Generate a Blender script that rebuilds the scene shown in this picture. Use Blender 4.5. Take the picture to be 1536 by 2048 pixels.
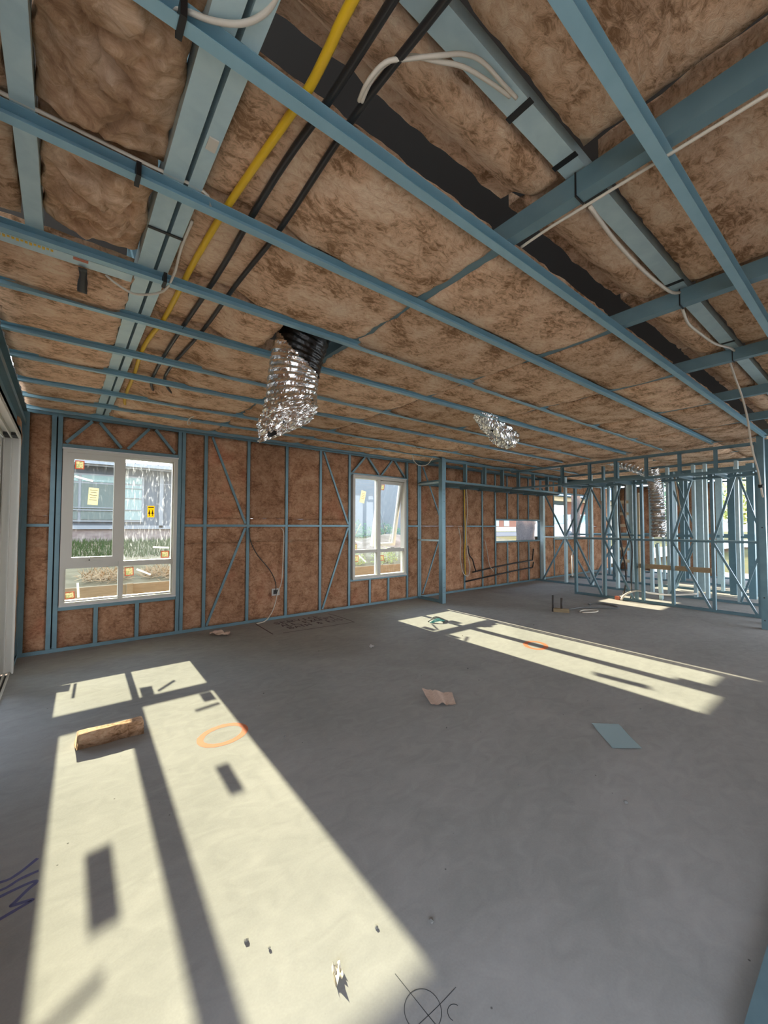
import bpy, bmesh, math, random
from math import sin, cos, pi, radians, atan, sqrt, exp
from mathutils import Vector, Matrix, noise
random.seed(7)
for o in list(bpy.data.objects): bpy.data.objects.remove(o)
sc = bpy.context.scene
COL = sc.collection

# ------------------------------------------------------------------ camera
EYE = Vector((0, 0, 1.36))
yaw, pitch, roll = radians(38.45), atan(28/806.), radians(0.12)
F = Vector((sin(yaw)*cos(pitch), cos(yaw)*cos(pitch), sin(pitch)))
R = Vector((cos(yaw), -sin(yaw), 0)); U = R.cross(F)
R2 = cos(roll)*R + sin(roll)*U; U2 = -sin(roll)*R + cos(roll)*U
cd = bpy.data.cameras.new('camera'); cam = bpy.data.objects.new('camera', cd); COL.objects.link(cam)
cd.sensor_fit = 'AUTO'; cd.sensor_width = 36; cd.lens = 806/2048*36; cd.clip_start = .02; cd.clip_end = 400
m3 = Matrix((R2, U2, -F)).transposed()
cam.matrix_world = Matrix.Translation(EYE) @ m3.to_4x4()
sc.camera = cam

# ------------------------------------------------------------------ sky, sun, exposure
SUN_DIR = Vector((-.030, -1, -.452)).normalized()
SKY_STRENGTH, SUN_STRENGTH, EXPOSURE = 2.45, 5.7, 1.7
w = bpy.data.worlds.new('sky'); sc.world = w; w.use_nodes = True
nt = w.node_tree; nt.nodes.clear()
wo = nt.nodes.new('ShaderNodeOutputWorld'); bg = nt.nodes.new('ShaderNodeBackground')
tcw = nt.nodes.new('ShaderNodeTexCoord'); sep = nt.nodes.new('ShaderNodeSeparateXYZ'); sky = nt.nodes.new('ShaderNodeValToRGB')
nt.links.new(tcw.outputs['Generated'], sep.inputs[0]); nt.links.new(sep.outputs[2], sky.inputs[0])
sky.color_ramp.elements[0].position = 0.0; sky.color_ramp.elements[0].color = (.93, .96, 1.0, 1)      # pale horizon
sky.color_ramp.elements[1].position = 0.75; sky.color_ramp.elements[1].color = (.50, .67, .95, 1)    # blue overhead
bg.inputs[1].default_value = SKY_STRENGTH
nt.links.new(sky.outputs[0], bg.inputs[0]); nt.links.new(bg.outputs[0], wo.inputs[0])
sl = bpy.data.lights.new('sun', 'SUN'); sl.energy = SUN_STRENGTH; sl.angle = radians(0.55); sl.color = (1, .885, .64)
so = bpy.data.objects.new('sun', sl); COL.objects.link(so)
so.rotation_euler = SUN_DIR.to_track_quat('-Z', 'Y').to_euler(); so.location = (0, 30, 20)
sc.view_settings.view_transform = 'Standard'; sc.view_settings.look = 'None'
sc.view_settings.exposure = EXPOSURE; sc.view_settings.gamma = 1; sc.view_settings.use_curve_mapping = False

# ------------------------------------------------------------------ materials
M = {}
def mat(name, col, rough=.6, metal=0, bump=None, var=None, spec=None, objrand=0):
    """var=(scale, colour2, contrast, distortion, stretch) mottles the colour; bump=(scale, strength, distance)"""
    m = bpy.data.materials.new(name); m.use_nodes = True; n = m.node_tree.nodes; l = m.node_tree.links
    b = n['Principled BSDF']; b.inputs['Base Color'].default_value = (*col, 1)
    b.inputs['Roughness'].default_value = rough; b.inputs['Metallic'].default_value = metal
    if spec is not None: b.inputs['Specular IOR Level'].default_value = spec
    tc = n.new('ShaderNodeTexCoord'); co = tc.outputs['Object']
    last = None
    if var:
        sc_, c2, con, dist, st = var
        mp = n.new('ShaderNodeMapping'); mp.inputs['Scale'].default_value = st; l.new(co, mp.inputs[0])
        nz = n.new('ShaderNodeTexNoise'); nz.inputs['Scale'].default_value = sc_; nz.inputs['Detail'].default_value = 6
        nz.inputs['Distortion'].default_value = dist; l.new(mp.outputs[0], nz.inputs['Vector'])
        rp = n.new('ShaderNodeValToRGB'); rp.color_ramp.elements[0].position = .5-con; rp.color_ramp.elements[1].position = .5+con
        rp.color_ramp.elements[0].color = (*col, 1); rp.color_ramp.elements[1].color = (*c2, 1)
        l.new(nz.outputs[0], rp.inputs[0]); l.new(rp.outputs[0], b.inputs['Base Color']); last = rp.outputs[0]
    if bump:
        nb = n.new('ShaderNodeTexNoise'); nb.inputs['Scale'].default_value = bump[0]; nb.inputs['Detail'].default_value = 5
        l.new(co, nb.inputs['Vector'])
        bp = n.new('ShaderNodeBump'); bp.inputs['Strength'].default_value = bump[1]; bp.inputs['Distance'].default_value = bump[2]
        l.new(nb.outputs[0], bp.inputs['Height']); l.new(bp.outputs[0], b.inputs['Normal'])
    M[name] = m; return m

def insulation(name, dark, mid, light, red=0.0, scale=1.0):
    m = bpy.data.materials.new(name); m.use_nodes = True; n = m.node_tree.nodes; l = m.node_tree.links
    b = n['Principled BSDF']; b.inputs['Roughness'].default_value = .95; b.inputs['Specular IOR Level'].default_value = .08
    geo = n.new('ShaderNodeNewGeometry')
    # warp the coordinates, then two stretched noises give long swirling fibres
    wn = n.new('ShaderNodeTexNoise'); wn.inputs['Scale'].default_value = 3.2*scale; wn.inputs['Detail'].default_value = 2
    l.new(geo.outputs['Position'], wn.inputs['Vector'])
    mx = n.new('ShaderNodeMix'); mx.data_type = 'VECTOR'; mx.factor_mode = 'UNIFORM'; mx.inputs[0].default_value = .10
    l.new(geo.outputs['Position'], mx.inputs[4]); l.new(wn.outputs['Color'], mx.inputs[5])
    mp = n.new('ShaderNodeMapping'); mp.inputs['Scale'].default_value = (10, 17, 14); l.new(mx.outputs[1], mp.inputs[0])
    a = n.new('ShaderNodeTexNoise'); a.inputs['Scale'].default_value = 2.6*scale; a.inputs['Detail'].default_value = 9
    a.inputs['Roughness'].default_value = .74; a.inputs['Distortion'].default_value = .7; l.new(mp.outputs[0], a.inputs['Vector'])
    c = n.new('ShaderNodeTexNoise'); c.inputs['Scale'].default_value = 5.5; c.inputs['Detail'].default_value = 5; l.new(geo.outputs['Position'], c.inputs['Vector'])
    ad = n.new('ShaderNodeMath'); ad.operation = 'MULTIPLY_ADD'; ad.inputs[1].default_value = .45
    l.new(c.outputs[0], ad.inputs[0])
    sb = n.new('ShaderNodeMath'); sb.operation = 'MULTIPLY'; sb.inputs[1].default_value = .62; l.new(a.outputs[0], sb.inputs[0]); l.new(sb.outputs[0], ad.inputs[2])
    rp = n.new('ShaderNodeValToRGB'); e = rp.color_ramp.elements
    e[0].position = .43; e[0].color = (*dark, 1); e[1].position = .65; e[1].color = (*light, 1)
    k = e.new(.53); k.color = (*mid, 1); l.new(ad.outputs[0], rp.inputs[0])
    out = rp.outputs[0]
    if red:
        rn = n.new('ShaderNodeTexNoise'); rn.inputs['Scale'].default_value = 1.7; rn.inputs['Detail'].default_value = 3; l.new(geo.outputs['Position'], rn.inputs['Vector'])
        r2 = n.new('ShaderNodeMapRange'); r2.inputs[1].default_value = .60; r2.inputs[2].default_value = .78; r2.inputs[4].default_value = red; l.new(rn.outputs[0], r2.inputs[0])
        mm = n.new('ShaderNodeMix'); mm.data_type = 'RGBA'; l.new(r2.outputs[0], mm.inputs[0]); l.new(out, mm.inputs[6]); mm.inputs[7].default_value = (.50, .15, .085, 1); out = mm.outputs[2]
    oi = n.new('ShaderNodeObjectInfo'); hv = n.new('ShaderNodeHueSaturation'); mr = n.new('ShaderNodeMapRange'); mr.inputs[3].default_value = .86; mr.inputs[4].default_value = 1.12
    l.new(oi.outputs['Random'], mr.inputs[0]); l.new(mr.outputs[0], hv.inputs['Value']); l.new(out, hv.inputs['Color']); l.new(hv.outputs[0], b.inputs['Base Color'])
    bp = n.new('ShaderNodeBump'); bp.inputs['Strength'].default_value = .9; bp.inputs['Distance'].default_value = .025
    l.new(ad.outputs[0], bp.inputs['Height']); l.new(bp.outputs[0], b.inputs['Normal'])
    M[name] = m; return m
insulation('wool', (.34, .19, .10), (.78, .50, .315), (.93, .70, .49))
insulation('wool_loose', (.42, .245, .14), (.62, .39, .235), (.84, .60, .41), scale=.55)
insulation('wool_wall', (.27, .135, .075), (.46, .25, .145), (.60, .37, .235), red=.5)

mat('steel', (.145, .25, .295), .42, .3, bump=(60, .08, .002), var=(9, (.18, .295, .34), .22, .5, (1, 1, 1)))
mat('steel_batten', (.27, .46, .54), .40, .2, var=(9, (.32, .52, .60), .22, .5, (1, 1, 1)))  # lighter copy of steel: the lit batten undersides are put into the colour
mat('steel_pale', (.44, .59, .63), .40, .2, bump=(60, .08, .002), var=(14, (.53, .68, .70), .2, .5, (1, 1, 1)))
mat('post_steel', (.15, .25, .29), .40, .45, var=(5, (.20, .325, .375), .22, .5, (1, 1, 1)))
mat('alu', (.62, .60, .54), .42, .0)
mat('alu_dark', (.03, .03, .03), .6)
mat('black', (.012, .012, .013), .45)
mat('pipe_black', (.02, .02, .021), .34)
mat('yellow', (.80, .50, .02), .35)
mat('cable', (.68, .62, .52), .5)
mat('cable_dark', (.05, .045, .04), .5)
mat('white_plastic', (.85, .85, .83), .4)
mat('paper', (.86, .82, .66), .8)
mat('sticker', (.80, .72, .56), .7, var=(60, (.50, .55, .34), .06, .2, (1, 1, 1)))
mat('sticker_red', (.62, .22, .13), .6)
mat('sign_yellow', (.95, .68, .01), .5)
mat('ink', (.02, .02, .02), .7)
mat('tape_white', (.92, .92, .92), .5)
mat('orange_paint', (.62, .17, .065), .85)
mat('marker_dark', (.085, .060, .068), .8)
mat('marker_purple', (.055, .048, .16), .7)
mat('pencil', (.07, .075, .078), .8)
mat('timber', (.36, .24, .13), .75, var=(5, (.52, .37, .21), .25, 1.5, (1, 8, 8)))
mat('timber_pale', (.62, .47, .29), .75, var=(5, (.74, .6, .4), .25, 1.5, (1, 8, 8)))
mat('sleeper', (.30, .23, .14), .85, var=(4, (.42, .33, .21), .25, 1.2, (1, 10, 10)), spec=.03)
mat('kraft', (.58, .42, .33), .8, var=(30, (.74, .57, .46), .2, .3, (1, 6, 1)))
mat('offcut', (.40, .56, .60), .35, .25, bump=(8, .25, .01))
mat('rubber', (.15, .155, .15), .6)
mat('grey_box', (.5, .5, .48), .5)
mat('red_cap', (.5, .16, .09), .5)
mat('strap_green', (.16, .50, .45), .4)
mat('scrap', (.80, .74, .60), .8)
mat('stone', (.20, .20, .19), .9)
# outdoors
mat('render_wall', (.135, .147, .158), .85, var=(1.2, (.16, .172, .183), .25, .4, (1, 1, 1)))
mat('house_wall', (.075, .088, .105), .8, var=(2, (.09, .102, .12), .25, .4, (1, 1, 1)))
mat('brick_base', (.17, .125, .115), .9, var=(6, (.24, .19, .17), .2, .2, (1, 1, 3)), spec=.03)
mat('roof_blue', (.08, .15, .28), .5)
mat('gutter', (.20, .21, .22), .5)
mat('glass_far', (.20, .28, .27), .15, 0)
mat('curtain', (.10, .12, .105), .7)
mat('soil', (.17, .125, .085), .95, bump=(3, .8, .06), var=(3.5, (.27, .205, .15), .2, .8, (1, 1, 1)), spec=.03)
mat('grassland', (.13, .10, .055), .95, bump=(6, .6, .03), var=(2.5, (.22, .17, .10), .2, .6, (1, 1, 1)), spec=.03)
mat('bounce_ground', (.50, .46, .40), .95)  # unseen rear ground, kept pale to bounce sunlight up to the ceiling
mat('grass', (.045, .07, .02), .8, spec=.03)
mat('leaf', (.09, .16, .07), .7)
mat('leaf_pale', (.34, .36, .10), .7)
mat('straw', (.36, .24, .12), .85)
mat('asphalt', (.065, .065, .068), .9, var=(3, (.08, .08, .083), .2, .2, (1, 1, 1)), spec=.03)
mat('verge', (.13, .10, .045), .95, var=(1.5, (.085, .09, .035), .2, .4, (1, 1, 1)), spec=.03)
mat('far_brick', (.24, .12, .085), .9, spec=.03)
mat('far_cream', (.36, .33, .27), .8, spec=.03)
mat('car_paint', (.5, .51, .52), .25)
mat('car_glass', (.10, .22, .24), .08)
mat('wrap', (.50, .53, .60), .6, var=(16, (.38, .41, .50), .12, 1.5, (1, 1, 1)), spec=.03)
mat('roof_under', (.10, .10, .10), .9)

def foil(name, dark=False):
    m = bpy.data.materials.new(name); m.use_nodes = True; n = m.node_tree.nodes; l = m.node_tree.links
    b = n['Principled BSDF']; b.inputs['Base Color'].default_value = (.86, .85, .83, 1) if not dark else (.05, .05, .05, 1)
    b.inputs['Metallic'].default_value = 1; b.inputs['Roughness'].default_value = .16 if not dark else .35
    tc = n.new('ShaderNodeTexCoord')
    v = n.new('ShaderNodeTexVoronoi'); v.inputs['Scale'].default_value = 26; l.new(tc.outputs['Object'], v.inputs['Vector'])
    z = n.new('ShaderNodeTexNoise'); z.inputs['Scale'].default_value = 34; z.inputs['Detail'].default_value = 3; z.inputs['Distortion'].default_value = 1.5; l.new(tc.outputs['Object'], z.inputs['Vector'])
    a = n.new('ShaderNodeMath'); a.operation = 'ADD'; l.new(v.outputs[0], a.inputs[0]); l.new(z.outputs[0], a.inputs[1])
    bp = n.new('ShaderNodeBump'); bp.inputs['Strength'].default_value = .35; bp.inputs['Distance'].default_value = .006
    l.new(a.outputs[0], bp.inputs['Height']); l.new(bp.outputs[0], b.inputs['Normal']); M[name] = m
def papery(*names):
    for q in names:
        n = M[q].node_tree.nodes; l = M[q].node_tree.links; b = n['Principled BSDF']; t = n.new('ShaderNodeBsdfTranslucent'); ms = n.new('ShaderNodeMixShader'); ms.inputs[0].default_value = .45
        src = b.inputs['Base Color']
        if src.is_linked: l.new(src.links[0].from_socket, t.inputs[0])
        else: t.inputs[0].default_value = src.default_value
        l.new(b.outputs[0], ms.inputs[1]); l.new(t.outputs[0], ms.inputs[2]); l.new(ms.outputs[0], n['Material Output'].inputs[0])
papery('paper', 'sticker', 'sticker_red', 'tape_white', 'sign_yellow')
foil('foil'); foil('foil_black', True)

def glass(name, dirt=0.0):
    m = bpy.data.materials.new(name); m.use_nodes = True; n = m.node_tree.nodes; l = m.node_tree.links; n.remove(n['Principled BSDF'])
    out = n['Material Output']; t = n.new('ShaderNodeBsdfTransparent'); t.inputs[0].default_value = (.93, .96, .95, 1)
    g = n.new('ShaderNodeBsdfGlossy'); g.inputs['Roughness'].default_value = .02
    fr = n.new('ShaderNodeFresnel'); fr.inputs[0].default_value = 1.35; ms = n.new('ShaderNodeMixShader')
    l.new(fr.outputs[0], ms.inputs[0]); l.new(t.outputs[0], ms.inputs[1]); l.new(g.outputs[0], ms.inputs[2]); res = ms.outputs[0]
    if dirt:
        tc = n.new('ShaderNodeTexCoord'); mp = n.new('ShaderNodeMapping'); mp.inputs['Scale'].default_value = (26, 26, 5); l.new(tc.outputs['Object'], mp.inputs[0])
        z = n.new('ShaderNodeTexNoise'); z.inputs['Scale'].default_value = 2.2; z.inputs['Detail'].default_value = 6; z.inputs['Distortion'].default_value = .8; l.new(mp.outputs[0], z.inputs['Vector'])
        r = n.new('ShaderNodeMapRange'); r.inputs[1].default_value = .56; r.inputs[2].default_value = .74; r.inputs[4].default_value = dirt; l.new(z.outputs[0], r.inputs[0])
        ad = n.new('ShaderNodeMath'); ad.operation = 'ADD'; ad.inputs[1].default_value = dirt*.10; l.new(r.outputs[0], ad.inputs[0])
        d = n.new('ShaderNodeBsdfTranslucent'); d.inputs[0].default_value = (.8, .82, .85, 1); m2 = n.new('ShaderNodeMixShader')
        l.new(ad.outputs[0], m2.inputs[0]); l.new(res, m2.inputs[1]); l.new(d.outputs[0], m2.inputs[2]); res = m2.outputs[0]
    l.new(res, out.inputs[0]); M[name] = m
glass('glass'); glass('glass_streaky', .16); glass('glass_dusty', .03)

def concrete():
    m = bpy.data.materials.new('concrete'); m.use_nodes = True; n = m.node_tree.nodes; l = m.node_tree.links
    b = n['Principled BSDF']; tc = n.new('ShaderNodeTexCoord'); co = tc.outputs['Object']
    def nz(s, d, dist=0, st=(1, 1, 1)):
        mp = n.new('ShaderNodeMapping'); mp.inputs['Scale'].default_value = st; l.new(co, mp.inputs[0])
        q = n.new('ShaderNodeTexNoise'); q.inputs['Scale'].default_value = s; q.inputs['Detail'].default_value = d; q.inputs['Distortion'].default_value = dist
        l.new(mp.outputs[0], q.inputs['Vector']); return q.outputs[0]
    big = nz(.9, 5, .8); mid = nz(7, 6, 1.2, (1, 1.6, 1)); fine = nz(140, 3)
    a = n.new('ShaderNodeMath'); a.operation = 'MULTIPLY_ADD'; a.inputs[1].default_value = .5; l.new(big, a.inputs[0])
    k = n.new('ShaderNodeMath'); k.operation = 'MULTIPLY'; k.inputs[1].default_value = .35; l.new(mid, k.inputs[0]); l.new(k.outputs[0], a.inputs[2])
    a2 = n.new('ShaderNodeMath'); a2.operation = 'MULTIPLY_ADD'; a2.inputs[1].default_value = .15; l.new(fine, a2.inputs[0]); l.new(a.outputs[0], a2.inputs[2])
    rp = n.new('ShaderNodeValToRGB'); e = rp.color_ramp.elements; e[0].position = .36; e[0].color = (.30, .30, .285, 1); e[1].position = .64; e[1].color = (.40, .395, .375, 1)
    l.new(a2.outputs[0], rp.inputs[0])
    v = n.new('ShaderNodeTexVoronoi'); v.inputs['Scale'].default_value = 7; l.new(co, v.inputs['Vector'])
    sp = n.new('ShaderNodeMapRange'); sp.inputs[1].default_value = .018; sp.inputs[2].default_value = .035; sp.inputs[3].default_value = .35; sp.inputs[4].default_value = 1.0; l.new(v.outputs['Distance'], sp.inputs[0])
    mm = n.new('ShaderNodeMix'); mm.data_type = 'RGBA'; mm.blend_type = 'MULTIPLY'; mm.inputs[0].default_value = 1
    l.new(rp.outputs[0], mm.inputs[6]); l.new(sp.outputs[0], mm.inputs[7]); l.new(mm.outputs[2], b.inputs['Base Color'])
    rr = n.new('ShaderNodeMapRange'); rr.inputs[3].default_value = .72; rr.inputs[4].default_value = .88; l.new(mid, rr.inputs[0]); l.new(rr.outputs[0], b.inputs['Roughness'])
    b.inputs['Specular IOR Level'].default_value = 0.0
    bp = n.new('ShaderNodeBump'); bp.inputs['Strength'].default_value = .22; bp.inputs['Distance'].default_value = .004; l.new(a2.outputs[0], bp.inputs['Height']); l.new(bp.outputs[0], b.inputs['Normal'])
    M['concrete'] = m
concrete()

# ------------------------------------------------------------------ helpers
def link(o, parent=None):
    COL.objects.link(o)
    if parent is not None: o.parent = parent
    return o
def tag(o, label=None, cat=None, group=None, kind=None):
    if label: o['label'] = label
    if cat: o['category'] = cat
    if group: o['group'] = group
    if kind: o['kind'] = kind
    return o
def empty(name, loc=(0, 0, 0)):
    o = bpy.data.objects.new(name, None); o.location = loc; o.empty_display_size = .1
    return link(o)
def mesh(name, vs, fs, smooth=False):
    me = bpy.data.meshes.new(name); me.from_pydata([tuple(v) for v in vs], [], fs); me.update()
    if smooth:
        for p in me.polygons: p.use_smooth = True
    return me
def mobj(name, me, m, parent=None, mw=None):
    if not me.materials: me.materials.append(M[m])
    o = bpy.data.objects.new(name, me); link(o, parent)
    if mw is not None: o.matrix_basis = mw
    return o
BOXF = [(0, 3, 2, 1), (4, 5, 6, 7), (0, 1, 5, 4), (1, 2, 6, 5), (2, 3, 7, 6), (3, 0, 4, 7)]
def boxv(x0, x1, y0, y1, z0, z1):
    return [(x0, y0, z0), (x1, y0, z0), (x1, y1, z0), (x0, y1, z0), (x0, y0, z1), (x1, y0, z1), (x1, y1, z1), (x0, y1, z1)]
def box(name, x0, x1, y0, y1, z0, z1, m, parent=None, bevel=0):
    """box with its origin at its own centre (object-space textures stay local)"""
    c = Vector(((x0+x1)/2, (y0+y1)/2, (z0+z1)/2))
    vs = [Vector(v)-c for v in boxv(x0, x1, y0, y1, z0, z1)]
    me = mesh(name, vs, BOXF)
    if bevel:
        bm = bmesh.new(); bm.from_mesh(me); bmesh.ops.bevel(bm, geom=bm.edges[:], offset=bevel, segments=2, affect='EDGES'); bm.to_mesh(me); bm.free()
    o = mobj(name, me, m, parent); o.location = c
    return o
def joined(boxes):
    vs, fs = [], []
    for b in boxes:
        k = len(vs); vs += boxv(*b); fs += [tuple(i+k for i in f) for f in BOXF]
    return vs, fs
CACHE = {}
def prof_C(w, d, t=.003): return [(-w/2, -d/2), (w/2, -d/2), (w/2, -d/2+t), (-w/2+t, -d/2+t), (-w/2+t, d/2-t), (w/2, d/2-t), (w/2, d/2), (-w/2, d/2)]
def prof_box(w, d): return [(-w/2, -d/2), (w/2, -d/2), (w/2, d/2), (-w/2, d/2)]
def prof_hat(w, h, fl, t=.002):  # ceiling batten: C section lying on its side, open towards -x, lip along the top
    return [(-w/2, -h/2), (w/2, -h/2), (w/2, h/2), (-w/2-fl, h/2), (-w/2-fl, h/2-t), (w/2-t, h/2-t), (w/2-t, -h/2+t), (-w/2, -h/2+t)]
def extr(prof, L, key, m):
    k = (key, round(L, 3), m)
    if k in CACHE: return CACHE[k]
    n = len(prof); vs = [(x, y, 0) for x, y in prof]+[(x, y, L) for x, y in prof]
    fs = [(i, (i+1) % n, n+(i+1) % n, n+i) for i in range(n)]+[tuple(range(n))[::-1], tuple(range(n, 2*n))]
    me = mesh(key, vs, fs); me.materials.append(M[m]); CACHE[k] = me; return me
PROF = {'C40': prof_C(.04, .075), 'C48': prof_C(.05, .085), 'C60': prof_C(.062, .075), 'C30': prof_C(.030, .082), 'C35': prof_C(.036, .07), 'post': prof_box(.085, .085),
        'hat': prof_hat(.036, .040, .006), 'post_r': prof_box(.09, .07), 'brace': prof_C(.030, .035), 'web': prof_C(.075, .05), 'thin': prof_box(.03, .03), 'C90': prof_C(.10, .12)}
def member(name, p0, p1, xdir, key, parent, m='steel'):
    p0, p1 = Vector(p0), Vector(p1); d = p1-p0; L = d.length; z = d/L
    x = Vector(xdir); x = (x-z*x.dot(z)).normalized(); y = z.cross(x)
    mw = Matrix.Translation(p0) @ Matrix((x, y, z)).transposed().to_4x4()
    o = bpy.data.objects.new(name, extr(PROF[key], L, key, m)); link(o, parent); o.matrix_basis = mw
    return o
def nz3(p, s, seed): return noise.noise(Vector((p[0]*s+seed*7.3, p[1]*s-seed*3.1, p[2]*s+seed*1.7)))
def batt(name, org, u, v, nrm, Uw, Vw, thick, res, puff, amp, seed, parent, m, edge=.035, shape=None, jag=.012, crease=0, fq=1):
    """a slab of glass wool: a puffed, lumpy front face (towards nrm) with torn edges, sides and a flat back"""
    org, u, v, nrm = map(Vector, (org, u, v, nrm))
    nu, nv = max(3, int(Uw/res)), max(3, int(Vw/res)); vs, fs = [], []
    for j in range(nv+1):
        for i in range(nu+1):
            a, b = Uw*i/nu, Vw*j/nv
            d = min(a, Uw-a, b, Vw-b); fall = 1-exp(-d/edge)
            p = org+u*a+v*b
            h = puff*fall + amp*(nz3(p, 3.2*fq, seed)+.55*nz3(p, 8*fq, seed+3)+.30*nz3(p, 19*fq, seed+5))*(.35+.65*fall)
            if crease: h -= crease*(max(0, 1-abs(nz3(p, 4.6, seed+9))*7)+.6*max(0, 1-abs(nz3(p, 9.5, seed+19))*5))*fall
            if shape: h += shape(a, b, p)
            if d < 1e-6:
                jx = jag*nz3(p, 14, seed+11); e = Vector()
                if i in (0, nu): e += u*jx
                if j in (0, nv): e += v*jx
                p = p+e; h -= .004
            vs.append(p+nrm*h)
    n0 = len(vs); per = [i for i in range(nu+1)]+[j*(nu+1)+nu for j in range(1, nv+1)]+[nv*(nu+1)+i for i in range(nu-1, -1, -1)]+[j*(nu+1) for j in range(nv-1, 0, -1)]
    for j in range(nv):
        for i in range(nu):
            k = j*(nu+1)+i; fs.append((k, k+1, k+nu+2, k+nu+1))
    for k in per:
        q = vs[k]; hq = (q-org).dot(nrm); vs.append(q-nrm*(hq+thick))
    P = len(per)
    for t in range(P): fs.append((per[t], n0+t, n0+(t+1) % P, per[(t+1) % P]))
    fs.append(tuple(range(n0, n0+P)))
    if u.cross(v).dot(nrm) < 0: fs = [f[::-1] for f in fs]
    c = org+u*Uw/2+v*Vw/2
    me = mesh(name, [q-c for q in vs], fs, True); o = mobj(name, me, m, parent); o.location = c
    return o
def tube_mesh(name, pts, r, seg=8, closed=False, smooth_n=4, rad=None, cap=True):
    pts = [Vector(p) for p in pts]
    if smooth_n > 1 and len(pts) > 2:
        q = []
        for i in range(len(pts)-1):
            p0, p1, p2, p3 = pts[max(i-1, 0)], pts[i], pts[i+1], pts[min(i+2, len(pts)-1)]
            for k in range(smooth_n):
                t = k/smooth_n
                q.append(.5*((2*p1)+(p2-p0)*t+(2*p0-5*p1+4*p2-p3)*t*t+(3*p1-p0-3*p2+p3)*t**3))
        q.append(pts[-1]); pts = q
    vs, fs = [], []; up = None; n = len(pts)
    for i, p in enumerate(pts):
        t = (pts[min(i+1, n-1)]-pts[max(i-1, 0)]).normalized()
        if up is None:
            up = Vector((0, 0, 1)) if abs(t.z) < .9 else Vector((1, 0, 0))
        up = (up-t*up.dot(t)).normalized(); s = t.cross(up)
        for k in range(seg):
            a = 2*pi*k/seg; rr = rad(i/(n-1), a, i) if rad else r
            vs.append(p+(up*cos(a)+s*sin(a))*rr)
    for i in range(n-1):
        for k in range(seg):
            fs.append((i*seg+k, (i+1)*seg+k, (i+1)*seg+(k+1) % seg, i*seg+(k+1) % seg))
    if cap: fs += [tuple(range(seg)), tuple(range((n-1)*seg, n*seg))[::-1]]
    return vs, fs
def tube(name, pts, r, m, parent=None, seg=8, smooth_n=4, local=True, **k):
    pts = [Vector(p) for p in pts]; c = pts[0].copy() if local else Vector()
    vs, fs = tube_mesh(name, [p-c for p in pts], r, seg, smooth_n=smooth_n, **k)
    o = mobj(name, mesh(name, vs, fs, True), m, parent); o.location = c; return o
def ribbon(pts, w, z=.0006, n=4):
    """flat painted stroke with a sliver of thickness; returns verts, faces"""
    P = [Vector((p[0], p[1], 0)) for p in pts]
    if n > 1 and len(P) > 2:
        q = []
        for i in range(len(P)-1):
            p0, p1, p2, p3 = P[max(i-1, 0)], P[i], P[i+1], P[min(i+2, len(P)-1)]
            for k in range(n):
                t = k/n; q.append(.5*((2*p1)+(p2-p0)*t+(2*p0-5*p1+4*p2-p3)*t*t+(3*p1-p0-3*p2+p3)*t**3))
        q.append(P[-1]); P = q
    vs, fs = [], []
    for i, p in enumerate(P):
        t = (P[min(i+1, len(P)-1)]-P[max(i-1, 0)]); t = t.normalized() if t.length > 0 else Vector((1, 0, 0)); s = Vector((-t.y, t.x, 0))
        ww = w*(.85+.3*abs(noise.noise(p*40)))
        vs += [p+s*ww/2+Vector((0, 0, z)), p-s*ww/2+Vector((0, 0, z))]
    for i in range(len(P)-1): fs.append((2*i, 2*i+1, 2*i+3, 2*i+2))
    return vs, fs
def strokes(name, lst, w, m, z=.0006, parent=None, n=4):
    vs, fs = [], []
    for s in lst:
        a, b = ribbon(s, w, z, n); k = len(vs); vs += a; fs += [tuple(i+k for i in f) for f in b]
    c = Vector((sum(v.x for v in vs)/len(vs), sum(v.y for v in vs)/len(vs), 0))
    o = mobj(name, mesh(name, [v-c for v in vs], fs), m, parent); o.location = c-(parent.location if parent else Vector()); return o

# ================================================================== SETTING: floor
floor = box('floor', -.36, 15.5, -2.6, 5.70, -.14, 0, 'concrete'); tag(floor, 'pale grey bare concrete slab with sun patches and dust', 'floor', kind='structure')

# ================================================================== wall_back (frame with the two windows)
YF = 5.61            # room face of the back wall frame
YC = YF+.0375        # stud centre
ZT = 2.59
wb = empty('wall_back', (0, YF, 0)); tag(wb, 'blue steel stud wall packed with brown insulation and holding the windows', 'wall', kind='structure')
def at_origin(e):    # children of this wall are written in world coordinates
    e.location = (0, 0, 0); return e
at_origin(wb)
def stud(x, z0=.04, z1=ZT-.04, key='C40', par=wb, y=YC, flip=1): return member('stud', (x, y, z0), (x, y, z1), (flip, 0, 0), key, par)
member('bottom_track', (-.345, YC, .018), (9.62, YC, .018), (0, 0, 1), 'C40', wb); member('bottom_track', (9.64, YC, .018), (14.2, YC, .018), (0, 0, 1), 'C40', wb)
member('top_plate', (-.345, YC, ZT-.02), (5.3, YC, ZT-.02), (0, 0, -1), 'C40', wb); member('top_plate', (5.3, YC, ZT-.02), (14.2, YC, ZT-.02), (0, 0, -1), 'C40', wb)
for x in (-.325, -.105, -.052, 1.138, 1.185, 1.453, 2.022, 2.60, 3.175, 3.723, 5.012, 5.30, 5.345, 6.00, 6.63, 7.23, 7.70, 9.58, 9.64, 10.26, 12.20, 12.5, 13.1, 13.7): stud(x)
for x in (.305, .705): stud(x, .04, .44)
for x in (4.15, 4.56): stud(x, .04, .44)
for x in (8.16, 8.60, 9.05): stud(x, .04, .99); stud(x, 1.52, ZT-.04)
for x in (10.9, 11.5): stud(x, .04, 1.0)
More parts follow.
